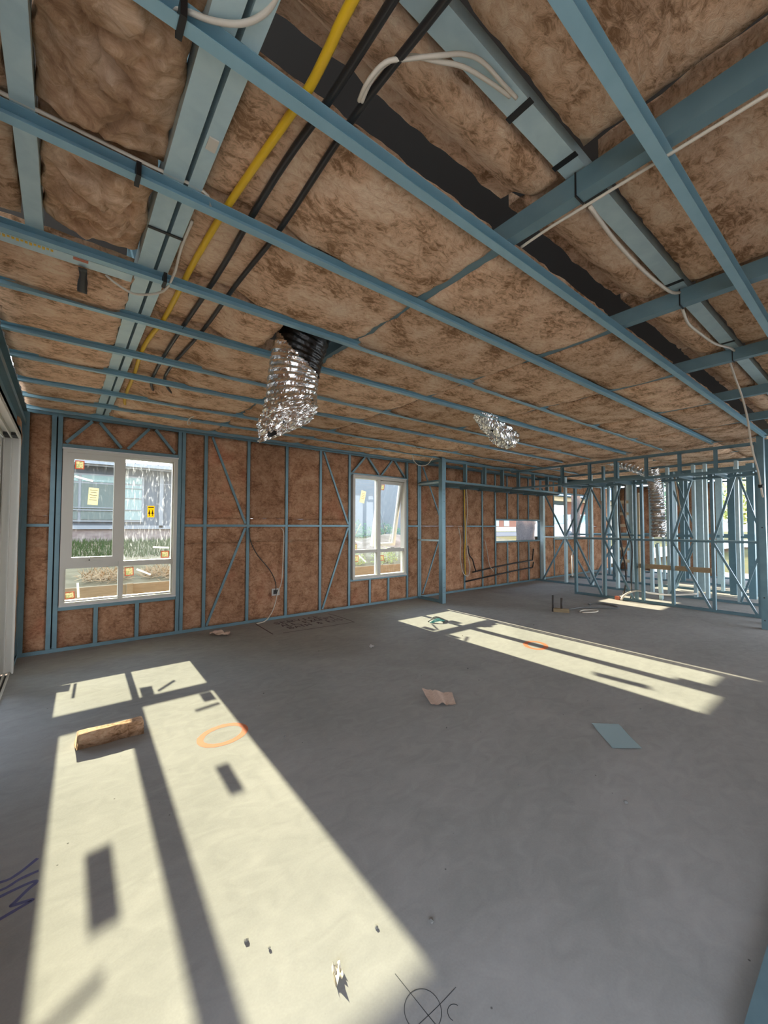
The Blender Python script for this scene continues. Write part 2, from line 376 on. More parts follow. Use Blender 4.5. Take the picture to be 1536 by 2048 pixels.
for a, b in ((-.03, 1.115), (3.745, 4.99)):
    member('window_sill_rail', (a, YC, .455), (b, YC, .455), (0, 0, 1), 'C40', wb); member('window_head_rail', (a, YC, 2.235), (b, YC, 2.235), (0, 0, -1), 'C40', wb)
member('window_sill_rail', (7.72, YC, 1.0), (9.56, YC, 1.0), (0, 0, 1), 'C35', wb); member('window_head_rail', (7.72, YC, 1.51), (9.56, YC, 1.51), (0, 0, -1), 'C35', wb)
member('window_sill_rail', (10.28, YC, 1.02), (12.18, YC, 1.02), (0, 0, 1), 'C35', wb); member('window_head_rail', (10.28, YC, 2.27), (12.18, YC, 2.27), (0, 0, -1), 'C35', wb)
for a, b in ((-.305, -.125), (1.205, 1.433), (1.473, 2.002), (2.042, 2.58), (2.62, 3.155), (3.195, 3.703), (5.032, 5.28), (6.65, 7.21), (7.25, 7.68), (9.66, 10.24)):
    member('nogging', (a, YC, 1.36), (b, YC, 1.36), (0, 0, -1), 'C30', wb)
YB = YF-.004
def brace(x0, z0, x1, z1): return member('brace', (x0, YB+.018, z0), (x1, YB+.018, z1), (0, 0, 1) if abs(x1-x0) > abs(z1-z0) else (1, 0, 0), 'brace', wb)
brace(1.53, 2.54, 1.985, 1.39); brace(1.985, 1.33, 1.49, .05); brace(3.23, 2.54, 3.695, 1.39); brace(3.695, 1.33, 3.22, .05)
for x0, x1 in ((-.02, 1.11), (3.77, 4.98)):
    q = (x1-x0)/4
    for a, b, c, d in ((x0+.02, 2.27, x0+q-.035, 2.54), (x0+q+.035, 2.54, x0+2*q-.035, 2.27), (x0+2*q+.03, 2.27, x0+3*q-.035, 2.54), (x0+3*q+.035, 2.54, x1-.03, 2.27)): brace(a, b, c, d)
brace(5.42, 2.5, 5.95, 1.4); brace(5.95, 1.3, 5.4, .06)
for a, b in ((-.128, -.015), (1.10, 1.206)): box('jamb_light_block', a, b, YF+.076, YF+.084, .03, 2.56, 'alu_dark', wb)  # added blocking strips that stop sun leaking past the window jambs
box('corner_light_block', -.45, -.30, YF+.076, YF+.084, 0, 2.6, 'alu_dark', wb); box('corner_gap_filler', -.40, -.345, YF-.01, YF+.075, 0, 2.58, 'steel', wb)  # added fillers that keep sun streaks out of the corner
for a, b, c, d in ((-.03, 1.115, .43, .485), (-.03, 1.115, 2.2, 2.26), (3.74, 4.96, .43, .47), (3.74, 4.99, 2.215, 2.26), (3.70, 3.775, .03, 2.5)): box('jamb_light_block', a, b, YF+.076, YF+.084, c, d, 'alu_dark', wb)  # further added strips against sun leaks round rails and jamb
# insulation in the wall bays
sd = [0]
def wbatt(x0, x1, z0, z1, puff=.0, back=.012, res=.045, amp=.012):
    sd[0] += 1
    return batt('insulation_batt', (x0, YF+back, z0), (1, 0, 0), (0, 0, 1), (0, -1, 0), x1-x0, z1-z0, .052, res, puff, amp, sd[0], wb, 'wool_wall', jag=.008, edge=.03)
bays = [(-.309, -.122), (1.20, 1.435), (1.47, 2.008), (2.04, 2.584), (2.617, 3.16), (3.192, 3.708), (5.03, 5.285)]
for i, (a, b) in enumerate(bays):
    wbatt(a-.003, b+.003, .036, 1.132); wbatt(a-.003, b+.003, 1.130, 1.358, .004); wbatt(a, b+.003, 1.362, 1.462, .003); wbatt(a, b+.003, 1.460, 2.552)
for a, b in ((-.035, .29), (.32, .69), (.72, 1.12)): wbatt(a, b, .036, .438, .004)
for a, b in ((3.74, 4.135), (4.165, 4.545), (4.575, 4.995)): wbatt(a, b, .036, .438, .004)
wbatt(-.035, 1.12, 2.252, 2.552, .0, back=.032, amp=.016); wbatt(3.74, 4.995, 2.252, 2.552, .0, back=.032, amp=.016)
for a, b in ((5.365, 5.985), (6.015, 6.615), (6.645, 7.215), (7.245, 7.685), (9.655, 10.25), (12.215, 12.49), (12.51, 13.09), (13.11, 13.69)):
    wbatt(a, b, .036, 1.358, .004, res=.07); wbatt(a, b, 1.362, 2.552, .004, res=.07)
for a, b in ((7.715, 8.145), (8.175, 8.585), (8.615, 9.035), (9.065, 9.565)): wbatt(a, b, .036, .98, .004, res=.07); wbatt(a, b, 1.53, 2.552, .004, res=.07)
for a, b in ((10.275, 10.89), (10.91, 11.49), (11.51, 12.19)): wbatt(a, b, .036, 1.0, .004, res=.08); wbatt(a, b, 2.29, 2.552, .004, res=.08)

box('eave_light_block', -.45, 14.3, YF+.09, YF+.10, 2.56, 3.32, 'roof_under', wb)  # added strip closing the gap where sky and sun leaked over the plate
# ================================================================== windows
def frame_rect(x0, x1, z0, z1, wd, y0, y1, dz=None):
    dz = dz or wd
    return [(x0, x0+wd, y0, y1, z0, z1), (x1-wd, x1, y0, y1, z0, z1), (x0+wd, x1-wd, y0, y1, z0, z0+dz), (x0+wd, x1-wd, y0, y1, z1-dz, z1)]
def local_mesh(name, boxes, m, parent, org=(0, 0, 0)):
    vs, fs = joined(boxes); o = Vector(org); return mobj(name, mesh(name, [Vector(v)-o for v in vs], fs), m, parent)
def rot_box(name, cx, cz, w, h, ang, y0, y1, m, parent):
    vs = [Vector(v) for v in boxv(-w/2, w/2, y0, y1, -h/2, h/2)]
    o = mobj(name, mesh(name, vs, BOXF), m, parent); o.location = (cx, 0, cz); o.rotation_euler = (0, radians(ang), 0); return o
YG = 5.645
def sticker(par, x0, x1, z0, z1, ang=0, name='sticker'):
    cx, cz = (x0+x1)/2, (z0+z1)/2
    w_, h_ = x1-x0, z1-z0
    s = local_mesh(name, frame_rect(-w_/2, w_/2, -h_/2, h_/2, w_*.11, YG-.0065, YG-.0045), 'sticker_red', par); s.location = (cx, 0, cz); s.rotation_euler = (0, radians(ang), 0); s['label'] = 'small red bordered glazing sticker'
    p = rot_box('sticker_face', 0, 0, w_*.78, h_*.78, 0, YG-.0065, YG-.0045, 'sticker', s); return s
def tape(par, cx, cz, w, h, ang): return rot_box('tape_strip', cx, cz, w, h, ang, YG-.0065, YG-.0045, 'tape_white', par)

w1 = empty('window_1'); tag(w1, 'large light grey aluminium window with yellow warning sticker and streaky pane', 'window', kind='structure')
x0, x1, z0, z1 = -.025, 1.113, .485, 2.20
local_mesh('outer_frame', frame_rect(x0, x1, z0, z1, .038, 5.585, 5.70), 'alu', w1)
local_mesh('frame_bead', frame_rect(x0+.038, x1-.038, z0+.038, z1-.038, .014, 5.625, 5.69), 'alu', w1)
local_mesh('mullion', [(.508, .556, 5.60, 5.69, z0+.038, z1-.038)], 'alu', w1)
local_mesh('transom', [(x0+.038, .508, 5.61, 5.69, .885, .945)], 'alu', w1); local_mesh('transom', [(.556, x1-.038, 5.615, 5.69, .885, .945)], 'alu', w1)
sash = local_mesh('awning_sash', frame_rect(.013, .508, .945, z1-.038, .062, 5.595, 5.66), 'alu', w1)
win = local_mesh('winder', [(.20, .34, 5.575, 5.60, .955, .965), (.215, .245, 5.565, 5.60, .955, .985)], 'alu', w1); win['label'] = 'small chain winder on the sash sill'
local_mesh('knob', [(.225, .237, 5.56, 5.568, .968, .982)], 'alu_dark', win)
for nm, (a, b, c, d), g in (('pane', (.07, .45, 1.0, 2.105), 'glass_dusty'), ('pane', (.556, x1-.045, .945, 2.155), 'glass_streaky'), ('pane', (x0+.045, .508, .53, .885), 'glass'), ('pane', (.556, x1-.045, .53, .885), 'glass')):
    local_mesh(nm, [(a, b, YG-.002, YG+.002, c, d)], g, w1)
local_mesh('sill_bead', [(x0, x1, 5.572, 5.60, .478, .498)], 'tape_white', w1); local_mesh('head_bead', [(x0-.005, x1+.005, 5.572, 5.60, 2.196, 2.212)], 'tape_white', w1)
sticker(w1, .083, .166, 1.99, 2.085); tape(w1, .165, 1.885, .175, .022, 14)
n1 = rot_box('paper_notice', .255, 1.69, .095, .195, 3, YG-.0065, YG-.0045, 'paper', w1); n1['label'] = 'cream paper notice taped to the sash pane'
for k in range(5): rot_box('printed_line', 0, .07-.028*k, .07-.012*(k % 2), .005, 0, YG-.0072, YG-.0065, 'marker_dark', n1)
ys = rot_box('warning_sticker', .832, 1.53, .075, .14, 0, YG-.0065, YG-.0045, 'sign_yellow', w1); ys['label'] = 'yellow warning sticker with two black figures'
rot_box('printed_bar', 0, .052, .06, .013, 0, YG-.0072, YG-.0065, 'ink', ys); rot_box('printed_line', 0, .030, .045, .004, 0, YG-.0072, YG-.0065, 'ink', ys)
for s in (-1, 1):
    vs = [(s*.017+a, YG-.007, b) for a, b in ((-.003, .022), (.003, .022), (.006, -.005), (.013, -.028), (.004, -.03), (.005, -.052), (-.005, -.052), (-.004, -.03), (-.013, -.028), (-.006, -.005))]
    mobj('printed_figure', mesh('printed_figure', [Vector(v) for v in vs]+[Vector(v)+Vector((0, .0005, 0)) for v in vs], [tuple(range(10)), tuple(range(10, 20))[::-1]]), 'ink', ys)
tape(w1, .95, 1.09, .18, .022, 4); sticker(w1, .95, 1.04, .96, 1.045, 0); sticker(w1, .575, .665, .765, .868, -3); tape(w1, .77, .80, .17, .022, 27)
sticker(w1, .022, .112, .552, .63, -6); tape(w1, .141, .64, .022, .165, -4)

w2 = empty('window_2'); tag(w2, 'tall narrow light grey aluminium window with its right sash propped open', 'window', kind='structure')
x0, x1, z0, z1 = 3.775, 4.965, .47, 2.215
local_mesh('outer_frame', frame_rect(x0, x1, z0, z1, .045, 5.585, 5.70), 'alu', w2)
local_mesh('mullion', [(4.30, 4.37, 5.60, 5.69, z0+.045, z1-.045)], 'alu', w2)
local_mesh('transom', [(x0+.045, 4.30, 5.61, 5.69, .90, .955)], 'alu', w2); local_mesh('transom', [(4.37, x1-.045, 5.60, 5.69, .90, .955)], 'alu', w2)
local_mesh('head_bead', [(x0-.005, x1+.005, 5.572, 5.60, 2.212, 2.228)], 'tape_white', w2); local_mesh('sill_bead', [(x0, x1, 5.572, 5.60, .463, .482)], 'tape_white', w2)
for a, b, c, d in ((x0+.045, 4.30, .955, z1-.045), (x0+.045, 4.30, .515, .90), (4.37, x1-.045, .515, .90)): local_mesh('pane', [(a, b, YG-.002, YG+.002, c, d)], 'glass_dusty', w2)
# open awning sash hinged at the head, swung outwards
ang = radians(11); hz, hy = 2.165, 5.66
sv, sf = joined(frame_rect(4.375, 4.915, .975-hz, -.002, .05, -.035, .03)); so2 = mobj('awning_sash', mesh('awning_sash', sv, sf), 'alu', w2); so2.location = (0, hy, hz); so2.rotation_euler = (ang, 0, 0)
sv, sf = joined([(4.425, 4.865, -.004, 0, 1.025-hz, -.05)]); mobj('pane', mesh('pane', sv, sf), 'glass_dusty', so2)
st = local_mesh('sticker', frame_rect(-.045, .045, -.05, .05, .01, -.010, -.006), 'sticker_red', so2); st.location = (4.465, 0, -.11); st['label'] = 'small red bordered glazing sticker'; rot_box('sticker_face', 0, 0, .07, .08, 0, -.010, -.006, 'sticker', st)
wd = local_mesh('winder', [(4.52, 4.82, 5.58, 5.61, .956, .972), (4.58, 4.66, 5.57, 5.60, .956, .985)], 'alu', w2); wd['label'] = 'small chain winder on the sash sill'
tube('winder_chain', [(4.64, 5.62, .975), (4.62, 5.78, .985), (4.62, 5.87, .985)], .006, 'alu', w2, smooth_n=1)
n2 = rot_box('paper_notice', 4.013, 1.86, .10, .21, 12, YG-.0065, YG-.0045, 'paper', w2); n2['label'] = 'tilted cream paper notice taped to the fixed pane'
for k in range(4): rot_box('printed_line', 0, .06-.03*k, .06, .006, 0, YG-.0072, YG-.0065, 'sticker_red', n2)
sticker(w2, 3.835, 3.925, .755, .86, 4); tape(w2, 4.01, .80, .19, .022, 38); sticker(w2, 4.39, 4.475, .745, .84); tape(w2, 4.385, .76, .018, .17, 0); sticker(w2, 3.825, 3.895, .962, 1.06); tape(w2, 3.91, 1.09, .18, .022, 16)

# ================================================================== wall_left: stacking sliding door, lintel and the return beside it
wl = empty('wall_left'); tag(wl, 'left wall end with blue studs, insulation and steel lintel over the door', 'wall', kind='structure')
XL = -.345
for y in (5.12, 5.17, 5.585): member('stud', (XL-.037, y, .03), (XL-.037, y, 2.30), (0, 1, 0), 'C40', wl)
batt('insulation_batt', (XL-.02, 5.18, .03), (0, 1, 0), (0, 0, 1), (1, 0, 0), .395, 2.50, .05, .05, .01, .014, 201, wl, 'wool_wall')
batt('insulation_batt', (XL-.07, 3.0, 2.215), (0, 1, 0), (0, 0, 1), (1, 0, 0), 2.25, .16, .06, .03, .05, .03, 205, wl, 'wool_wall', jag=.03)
member('lintel', (XL-.03, -2.4, 2.43), (XL-.03, 5.6, 2.43), (0, 0, 1), 'lintel' if 'lintel' in PROF else 'C48', wl)
box('lintel_plate', XL-.035, XL-.030, -2.4, 5.6, 2.30, 2.56, 'post_steel', wl)
box('lintel_flange', XL-.035, XL+.02, -2.4, 5.6, 2.552, 2.558, 'post_steel', wl)
fl = batt('foil_sarking', (XL-.01, 3.0, 2.58), (0, 1, 0), (0, 0, 1), (1, 0, 0), 1.6, .07, .01, .02, .005, .02, 209, wl, 'foil', jag=.02)
member('bottom_track', (XL-.037, 5.10, .018), (XL-.037, 5.6, .018), (0, 0, 1), 'C40', wl)
for k in range(3, 5): box('insulation_batt', XL-.09, XL-.01, -2.45+1.02*k, -1.47+1.02*k, 0, 2.6, 'wool_wall', wl); box('stud', XL-.09, XL, -1.47+1.02*k, -1.43+1.02*k, 0, 2.6, 'steel', wl)  # unseen solid stretch of wall, added to cut light from the left

dr = empty('door_1'); tag(dr, 'light grey aluminium sliding door frame with stacked tracks at the left edge', 'door', kind='structure')
YJ = 5.075
local_mesh('jamb', [(-.50, XL+.006, YJ, YJ+.03, .0, 2.22), (-.345, XL+.012, YJ-.03, YJ+.03, 0, 2.22), (-.40, -.394, YJ-.022, YJ, .02, 2.19), (-.452, -.446, YJ-.022, YJ, .02, 2.19)], 'alu', dr)
local_mesh('head', [(-.50, XL+.012, 2.65, YJ+.03, 2.20, 2.235), (-.348, XL+.012, 2.65, YJ+.03, 2.165, 2.235), (-.402, -.392, 2.65, YJ, 2.165, 2.2), (-.455, -.445, 2.65, YJ, 2.165, 2.2)], 'alu', dr)
local_mesh('head_stop', [(-.39, -.352, YJ-.16, YJ-.002, 2.172, 2.199)], 'alu_dark', dr); local_mesh('head_stop', [(-.443, -.405, YJ-.16, YJ-.002, 2.172, 2.199)], 'alu_dark', dr)
for k in range(4): local_mesh('track', [(-.362-.032*k-.007, -.362-.032*k+.007, 2.65, YJ, -.03, .014)], 'alu', dr)
local_mesh('sill', [(-.50, -.358, 2.65, YJ, -.05, -.012)], 'alu_dark', dr)
pn = local_mesh('sliding_panel', [(-.492, -.462, 4.55, 4.63, .015, 2.17), (-.492, -.462, 4.99, 5.07, .015, 2.17), (-.492, -.462, 4.63, 4.99, .015, .12), (-.492, -.462, 4.63, 4.99, 2.08, 2.17)], 'alu', dr)
local_mesh('pane', [(-.480, -.476, 4.63, 4.99, .12, 2.08)], 'glass', pn)

# ================================================================== ceiling
ce = empty('ceiling'); tag(ce, 'open ceiling of blue steel battens and brown insulation batts', 'ceiling', kind='structure')
BY = [-.70, -.13, .44, 1.03, 1.595, 2.215, 2.735, 3.335, 3.84, 4.47, 4.985, 5.50]
ZB = 2.56            # underside of battens ; hat is 40 mm deep
def batten(y, xa, xb):
    # hat section: local x -> world y, local y -> world z (crown down), length along world x
    p0 = Vector((xa, y, ZB+.02)); mw = Matrix.Translation(p0) @ Matrix((Vector((0, 1, 0)), Vector((0, 0, 1)), Vector((1, 0, 0)))).transposed().to_4x4()
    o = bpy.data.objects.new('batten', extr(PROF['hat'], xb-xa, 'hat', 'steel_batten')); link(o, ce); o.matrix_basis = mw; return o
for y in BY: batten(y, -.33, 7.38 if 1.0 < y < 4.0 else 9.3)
# truss chords run front to back, resting on the wall plate
ZC = 2.602
CH = [.31, 1.505, 2.70, 3.90, 5.08, 6.28, 7.48, 8.68, 9.9, 11.1, 12.3, 13.5]
def chord(x, w=.055, d=.085, m='steel', y0=-2.5, y1=5.66, name='truss_chord'):
    k = 'ch%g_%g' % (w, d)
    if k not in PROF: PROF[k] = prof_C(d, w)
    return member(name, (x, y0, ZC+d/2), (x, y1, ZC+d/2), (0, 0, 1), k, ce, m)
PROF['ch'] = prof_box(.06, .085)
def solid_chord(x, w, m, y0=-2.5, y1=5.66):
    k = 'sc%g' % w
    PROF[k] = prof_box(w, .085); return member('truss_chord', (x, y0, ZC+.0425), (x, y1, ZC+.0425), (1, 0, 0), k, ce, m)
solid_chord(.279, .066, 'steel_pale'); solid_chord(.350, .046, 'steel_pale')
solid_chord(-.125, .058, 'steel_pale', -2.5, 2.23)
for x in CH[1:]: solid_chord(x, .056, 'steel')
# strongback across the trusses, tied with straps
sbk = member('strongback', (-.05, .712, 2.725), (8.2, .712, 2.725), (0, 1, 0), 'web', ce, 'steel_pale')
def strap(x0, x1, y0, y1, z0, z1, label=None): return box('strap', x0, x1, y0, y1, z0, z1, 'black', ce)
for x in (1.12, 1.41, 1.66, 2.60, 2.86, 3.75, 4.05): strap(x-.012, x+.012, .668, .756, 2.697, 2.70)
for x in (1.505, 2.70, 3.90): strap(x-.031, x+.031, .703, .709, 2.596, 2.69)
strap(.243, .376, 1.875, 1.889, 2.597, 2.601)
# webs of the trusses, just visible in the gaps
for x in (.31, 1.505, 2.70):
    for y in (1.2, 2.55, 3.9):
        member('truss_web', (x, y, 2.69), (x, y+.55, 3.25), (1, 0, 0), 'brace', ce); member('truss_web', (x, y+.6, 3.25), (x, y+1.1, 2.69), (1, 0, 0), 'brace', ce)
# extra channel lying along one batten at the left, with paint marks
xc = box('channel_offcut', -.335, .232, 2.236, 2.305, 2.560, 2.600, 'steel_pale', ce); xc['label'] = 'pale blue channel with yellow print and a red paint mark'
box('paint_mark', .005, .06, 2.24, 2.262, 2.5585, 2.5598, 'red_cap', ce)['label'] = 'red spray mark on the channel'
for k in range(14): box('printed_mark', -.255+.014*k, -.255+.014*k+.009, 2.243, 2.243+.012+.004*(k % 3), 2.5585, 2.5598, 'yellow', ce)
hs = batt('tape_tail', (.027, 2.30, 2.545), (1, 0, 0), (0, 1, 0), (0, 0, -1), .034, .22, .003, .02, .0, .004, 300, ce, 'black', shape=lambda a, b, p: .05*b)
hs['label'] = 'black tape tail hanging off the channel'
for x0_, x1_, y in ((.185, .20, 1.03), (.165, .18, 1.595), (.355, .37, 2.215)): box('tape_wrap', x0_, x1_, y-.03, y+.03, 2.553, 2.603, 'black', ce)
box('joint_clip', .335, .365, 1.32, 1.37, 2.597, 2.602, 'cable', ce)

# ceiling insulation
def zsag(y):
    for a, b in zip(BY, BY[1:]):
        if a <= y <= b:
            t = (y-a)/(b-a); return sin(pi*t)
    return 0
def cbatt(x0, x1, y0, y1, zb, sag=.018, amp=.010, seed=None, res=.045, edge=.035, jag=.014, shape=None, crease=0, puff=.012, thick=.10, m='wool', fq=1):
    sd[0] += 1
    sh = (lambda a, b, p: sag*zsag(p.y)**.6-.004) if shape is None else shape
    return batt('insulation_batt', (x0, y0, zb), (1, 0, 0), (0, 1, 0), (0, 0, -1), x1-x0, y1-y0, thick, res, puff, amp, sd[0], ce, m, edge=edge, shape=sh, jag=jag, crease=crease, fq=fq)
def void_shape(a, b, p): return -.17*max(0, (p.y-.86)/.175)**1.3   # the batt lifts away from the batten into the roof space
def pipe_shape(a, b, p):
    k = min(1, max(0, (p.x-.70)/.12)); k2 = 1 if p.y < 4.0 else max(0, 1-(p.y-4.0)/.25)
    if p.y > 4.2: k = min(1, max(0, (p.x-.50)/.1)) if p.y < 4.9 else 1
    return .022*zsag(p.y)**.6-.004-.052*(1-k)
xs = [.385, 1.474, 1.536, 2.669, 2.731, 3.869, 3.931, 5.05, 5.11, 6.25, 6.31, 7.45, 7.51, 8.65, 8.71, 9.87]
# between the first wall plate and the second batten row, batts lie just over the battens and squeeze over the chords
for i in range(0, len(xs), 2):
    a, b = xs[i], xs[i+1]; far = i > 3
    over = .018
    rs = .04 if i < 4 else .07
    # row nearest the camera that hangs above the battens (recessed)
    if i == 0:
        cbatt(a, b, .775, 1.035, 2.70, shape=void_shape, amp=.014, res=.025, puff=.01)
        cbatt(a, b, 1.082, 1.58, 2.605, shape=lambda q, r, p: -.045*(1-min(1, max(0, (p.x-.70)/.1)))+.018*zsag(p.y)**.6, amp=.012, res=.025)
        cbatt(.42, b-.06, -.9, .645, 2.70, sag=.0, amp=.012, res=.035, puff=.02, thick=.12)
    else:
        cbatt(a, b, .775, 1.035, 2.70, shape=void_shape, amp=.012, res=rs*.7, puff=.01)
        cbatt(a, b, 1.082, 1.58, 2.605, sag=.02, amp=.010, res=rs)
        cbatt(a, b, -.9, .645, 2.695, sag=.0, amp=.012, res=rs, puff=.02, thick=.12)
    cbatt(a-(over if i else 0), b+over, 1.60, 2.735, 2.603, sag=.022, res=rs, jag=.03) if i != 0 else (
        cbatt(a, b+over, 1.60, 2.205, 2.603, res=.03, jag=.03, shape=pipe_shape), cbatt(a, 1.03, 2.225, 2.735, 2.603, res=.03, shape=pipe_shape))
    cbatt(a-(over if i else 0), b+over, 2.74, 3.88, 2.603, sag=.024, res=rs, jag=.03, shape=None if i else pipe_shape)
    cbatt(a-(over if i else 0), b+over, 3.89, 5.595, 2.603, sag=.024 if not far else .035, res=rs, jag=.03, amp=.010 if i < 6 else .022, shape=None if i else pipe_shape)
# left of the double chord
for y0, y1 in ((2.33, 3.33), (3.34, 4.46), (4.48, 5.595)): cbatt(-.33, .243, y0, y1, 2.603, sag=.018, res=.04)
crumple = lambda q, r, p: .02*sin(pi*min(1, max(0, q/.33)))
cbatt(-.092, .242, .90, 1.555, 2.64, res=.011, amp=.062, puff=.05, edge=.05, crease=.055, fq=1.7, m='wool_loose', shape=crumple, jag=.02, thick=.14)
cbatt(-.090, .240, 1.625, 2.15, 2.64, res=.011, amp=.062, puff=.05, edge=.05, crease=.06, fq=1.9, m='wool_loose', shape=crumple, jag=.02, thick=.14)
cbatt(-.33, -.158, .9, 1.58, 2.62, res=.03, amp=.02, puff=.02, crease=.02); cbatt(-.33, -.158, 1.60, 2.16, 2.62, res=.03, amp=.02, puff=.02, crease=.02)
# behind the camera and over the far rooms
cbatt(-.33, 4.9, -2.5, -.93, 2.62, res=.5, amp=0); cbatt(4.95, 14, -2.5, -.93, 2.62, res=.5, amp=0); cbatt(9.9, 14, -.9, 5.6, 2.66, res=.4, amp=0); cbatt(-.33, .22, -.9, .87, 2.62, res=.2, amp=.01)
roof = box('roof', -3.2, 15.2, -2.9, 6.25, 3.32, 3.36, 'roof_under'); tag(roof, 'dark roof sheeting above the trusses', 'roof', kind='structure')  # overhang past the left door added to hold back skylight

wr = empty('wall_rear'); tag(wr, 'unseen insulated stud wall added behind the viewpoint to limit rear light', 'wall', kind='structure')  # out of view; put in and sized to limit light from behind
for k in range(6): box('insulation_batt', -.33+1.2*k, .83+1.2*k, -2.48, -2.40, 0, 2.6, 'wool_wall', wr); box('stud', .83+1.2*k, .87+1.2*k, -2.48, -2.39, 0, 2.6, 'steel', wr)
# ================================================================== kitchen alcove: nib wall, post, bulkheads
nib = empty('wall_nib'); tag(nib, 'short blue stud nib wall ending in a thick steel post', 'wall', kind='structure')
member('bottom_track', (5.30, 4.97, .018), (5.30, 5.6, .018), (0, 0, 1), 'C40', nib); member('top_plate', (5.30, 4.97, 2.55), (5.30, 5.6, 2.55), (0, 0, -1), 'C40', nib)
for z in (1.10, 2.15): member('rail', (5.30, 5.01, z), (5.30, 5.58, z), (0, 0, 1), 'C30', nib, 'steel_pale')
pst = member('post', (5.262, 4.965, 0), (5.262, 4.965, 2.59), (1, 0, 0), 'post', nib, 'post_steel')
for z in (.2, .28, .36, .6, .9, 1.5, 1.8, 1.93, 2.0):
    for dx in (-.018, .012): box('bolt_hole', 5.262+dx-.004, 5.262+dx+.004, 4.9205, 4.9225, z-.005, z+.005, 'black', nib)

def ladder(name, label, p0, p1, zb, zt, n, depth, dvec, parent_list=None, key='C35', posts=None):
    """bulkhead frame: top and bottom rails, uprights and soffit cross pieces reaching back by depth along dvec"""
    e = empty(name); tag(e, label, 'bulkhead', kind='structure'); p0, p1, dvec = Vector(p0), Vector(p1), Vector(dvec)
    d = (p1-p0).normalized()
    member('bottom_rail', p0+Vector((0, 0, zb)), p1+Vector((0, 0, zb)), (0, 0, 1), key, e); member('top_rail', p0+Vector((0, 0, zt)), p1+Vector((0, 0, zt)), (0, 0, -1), key, e)
    member('back_rail', p0+dvec*depth+Vector((0, 0, zb)), p1+dvec*depth+Vector((0, 0, zb)), (0, 0, 1), key, e)
    for t in posts or [i/n for i in range(n+1)]:
        q = p0+(p1-p0)*t
        member('upright', q+Vector((0, 0, zb+.015)), q+Vector((0, 0, zt-.015)), d, key, e); member('soffit_strut', q+Vector((0, 0, zb)), q+dvec*depth+Vector((0, 0, zb)), d, 'C30', e)
    return e
ladder('trim_1', 'long blue ladder-frame bulkhead above the splashback opening', (5.31, 4.965, 0), (9.36, 4.965, 0), 2.16, 2.535, 7, .62, (0, 1, 0))
ladder('trim_2', 'blue ladder-frame bulkhead running across in front of the far stud wall', (7.40, 3.87, 0), (7.40, 1.13, 0), 2.15, 2.50, 6, .74, (1, 0, 0), posts=[0, .185, .345, .515, .68, .84, 1])
box('bulkhead_return', 7.40, 8.12, 3.875, 3.89, 2.13, 2.16, 'steel_pale', nib)
member('rail', (7.40, 3.87, 2.15), (8.2, 3.87, 2.15), (0, 0, 1), 'C35', nib)
for z in (2.15, 2.5): member('rail', (7.38, 4.95, z), (7.38, 3.87, z), (0, 0, 1), 'C35', nib)

wk = empty('wall_kitchen'); tag(wk, 'open blue stud wall with cross braces in front of the pantry', 'wall', kind='structure')
XK = 8.17
member('bottom_track', (XK, 4.03, .018), (XK, 1.1, .018), (0, 0, 1), 'C40', wk); member('top_plate', (XK, 4.03, 2.22), (XK, 1.1, 2.22), (0, 0, -1), 'C40', wk); member('nogging', (XK, 4.03, 1.12), (XK, 1.1, 1.12), (0, 0, 1), 'C30', wk)
for y in (4.01, 3.455, 2.91, 2.80, 2.345, 1.79, 1.245): member('stud', (XK, y, .03), (XK, y, 2.21), (0, 1, 0), 'C40', wk)
for x in (XK, XK+.35): member('upper_stud', (x, 3.6 if x > XK else 3.2, 2.23), (x, 3.6 if x > XK else 3.2, 2.6), (0, 1, 0), 'C40', wk)
def kbrace(y0, z0, y1, z1, e=wk, x=XK-.03): member('brace', (x, y0, z0), (x, y1, z1), (0, 1, 0), 'brace', e)
for a, b in ((3.99, 3.66), (3.44, 3.12), (2.33, 2.03), (1.78, 1.48)): kbrace(a, 1.14, b, 2.2)
for a, b in ((3.99, 3.5), (3.44, 2.95), (2.33, 1.83), (1.78, 1.28)): kbrace(a, 1.10, b, .04)
member('post', (7.34, 1.075, 0), (7.34, 1.075, 2.59), (1, 0, 0), 'post_r', wk, 'post_steel'); member('post', (7.75, 1.06, 0), (7.75, 1.06, 2.59), (1, 0, 0), 'post_r', wk, 'post_steel')
for z in (.12, .42, 1.35): box('bolt_hole', 7.283, 7.296, 1.069, 1.081, z-.008, z+.008, 'black', wk)

wp = empty('wall_pantry'); tag(wp, 'second blue stud wall further back with paired diagonal braces', 'wall', kind='structure')
XP = 9.38
member('bottom_track', (XP, 5.6, .018), (XP, -.5, .018), (0, 0, 1), 'C40', wp); member('top_plate', (XP, 5.6, 2.55), (XP, -.5, 2.55), (0, 0, -1), 'C40', wp); member('nogging', (XP, 5.4, 1.10), (XP, -.5, 1.10), (0, 0, 1), 'C30', wp, 'steel_pale')
member('post', (9.50, 5.50, 0), (9.50, 5.50, 2.2), (1, 0, 0), 'post', wp, 'steel_pale')
for y in (4.84, 4.24, 3.70, 3.05, 2.75, 2.33, 2.15, 1.70, 1.35, .9, .4): member('stud', (XP, y, .03), (XP, y, 2.54), (0, 1, 0), 'C48', wp, 'steel_pale')
for a, b, c in ((5.42, 4.86, 1), (4.25, 4.82, 0), (4.26, 3.72, 1), (2.73, 2.35, 1), (1.68, 1.37, 0)): kbrace(a, 2.3, b, 1.14, wp, XP-.03); kbrace(b, 1.06, a, .04, wp, XP-.03)

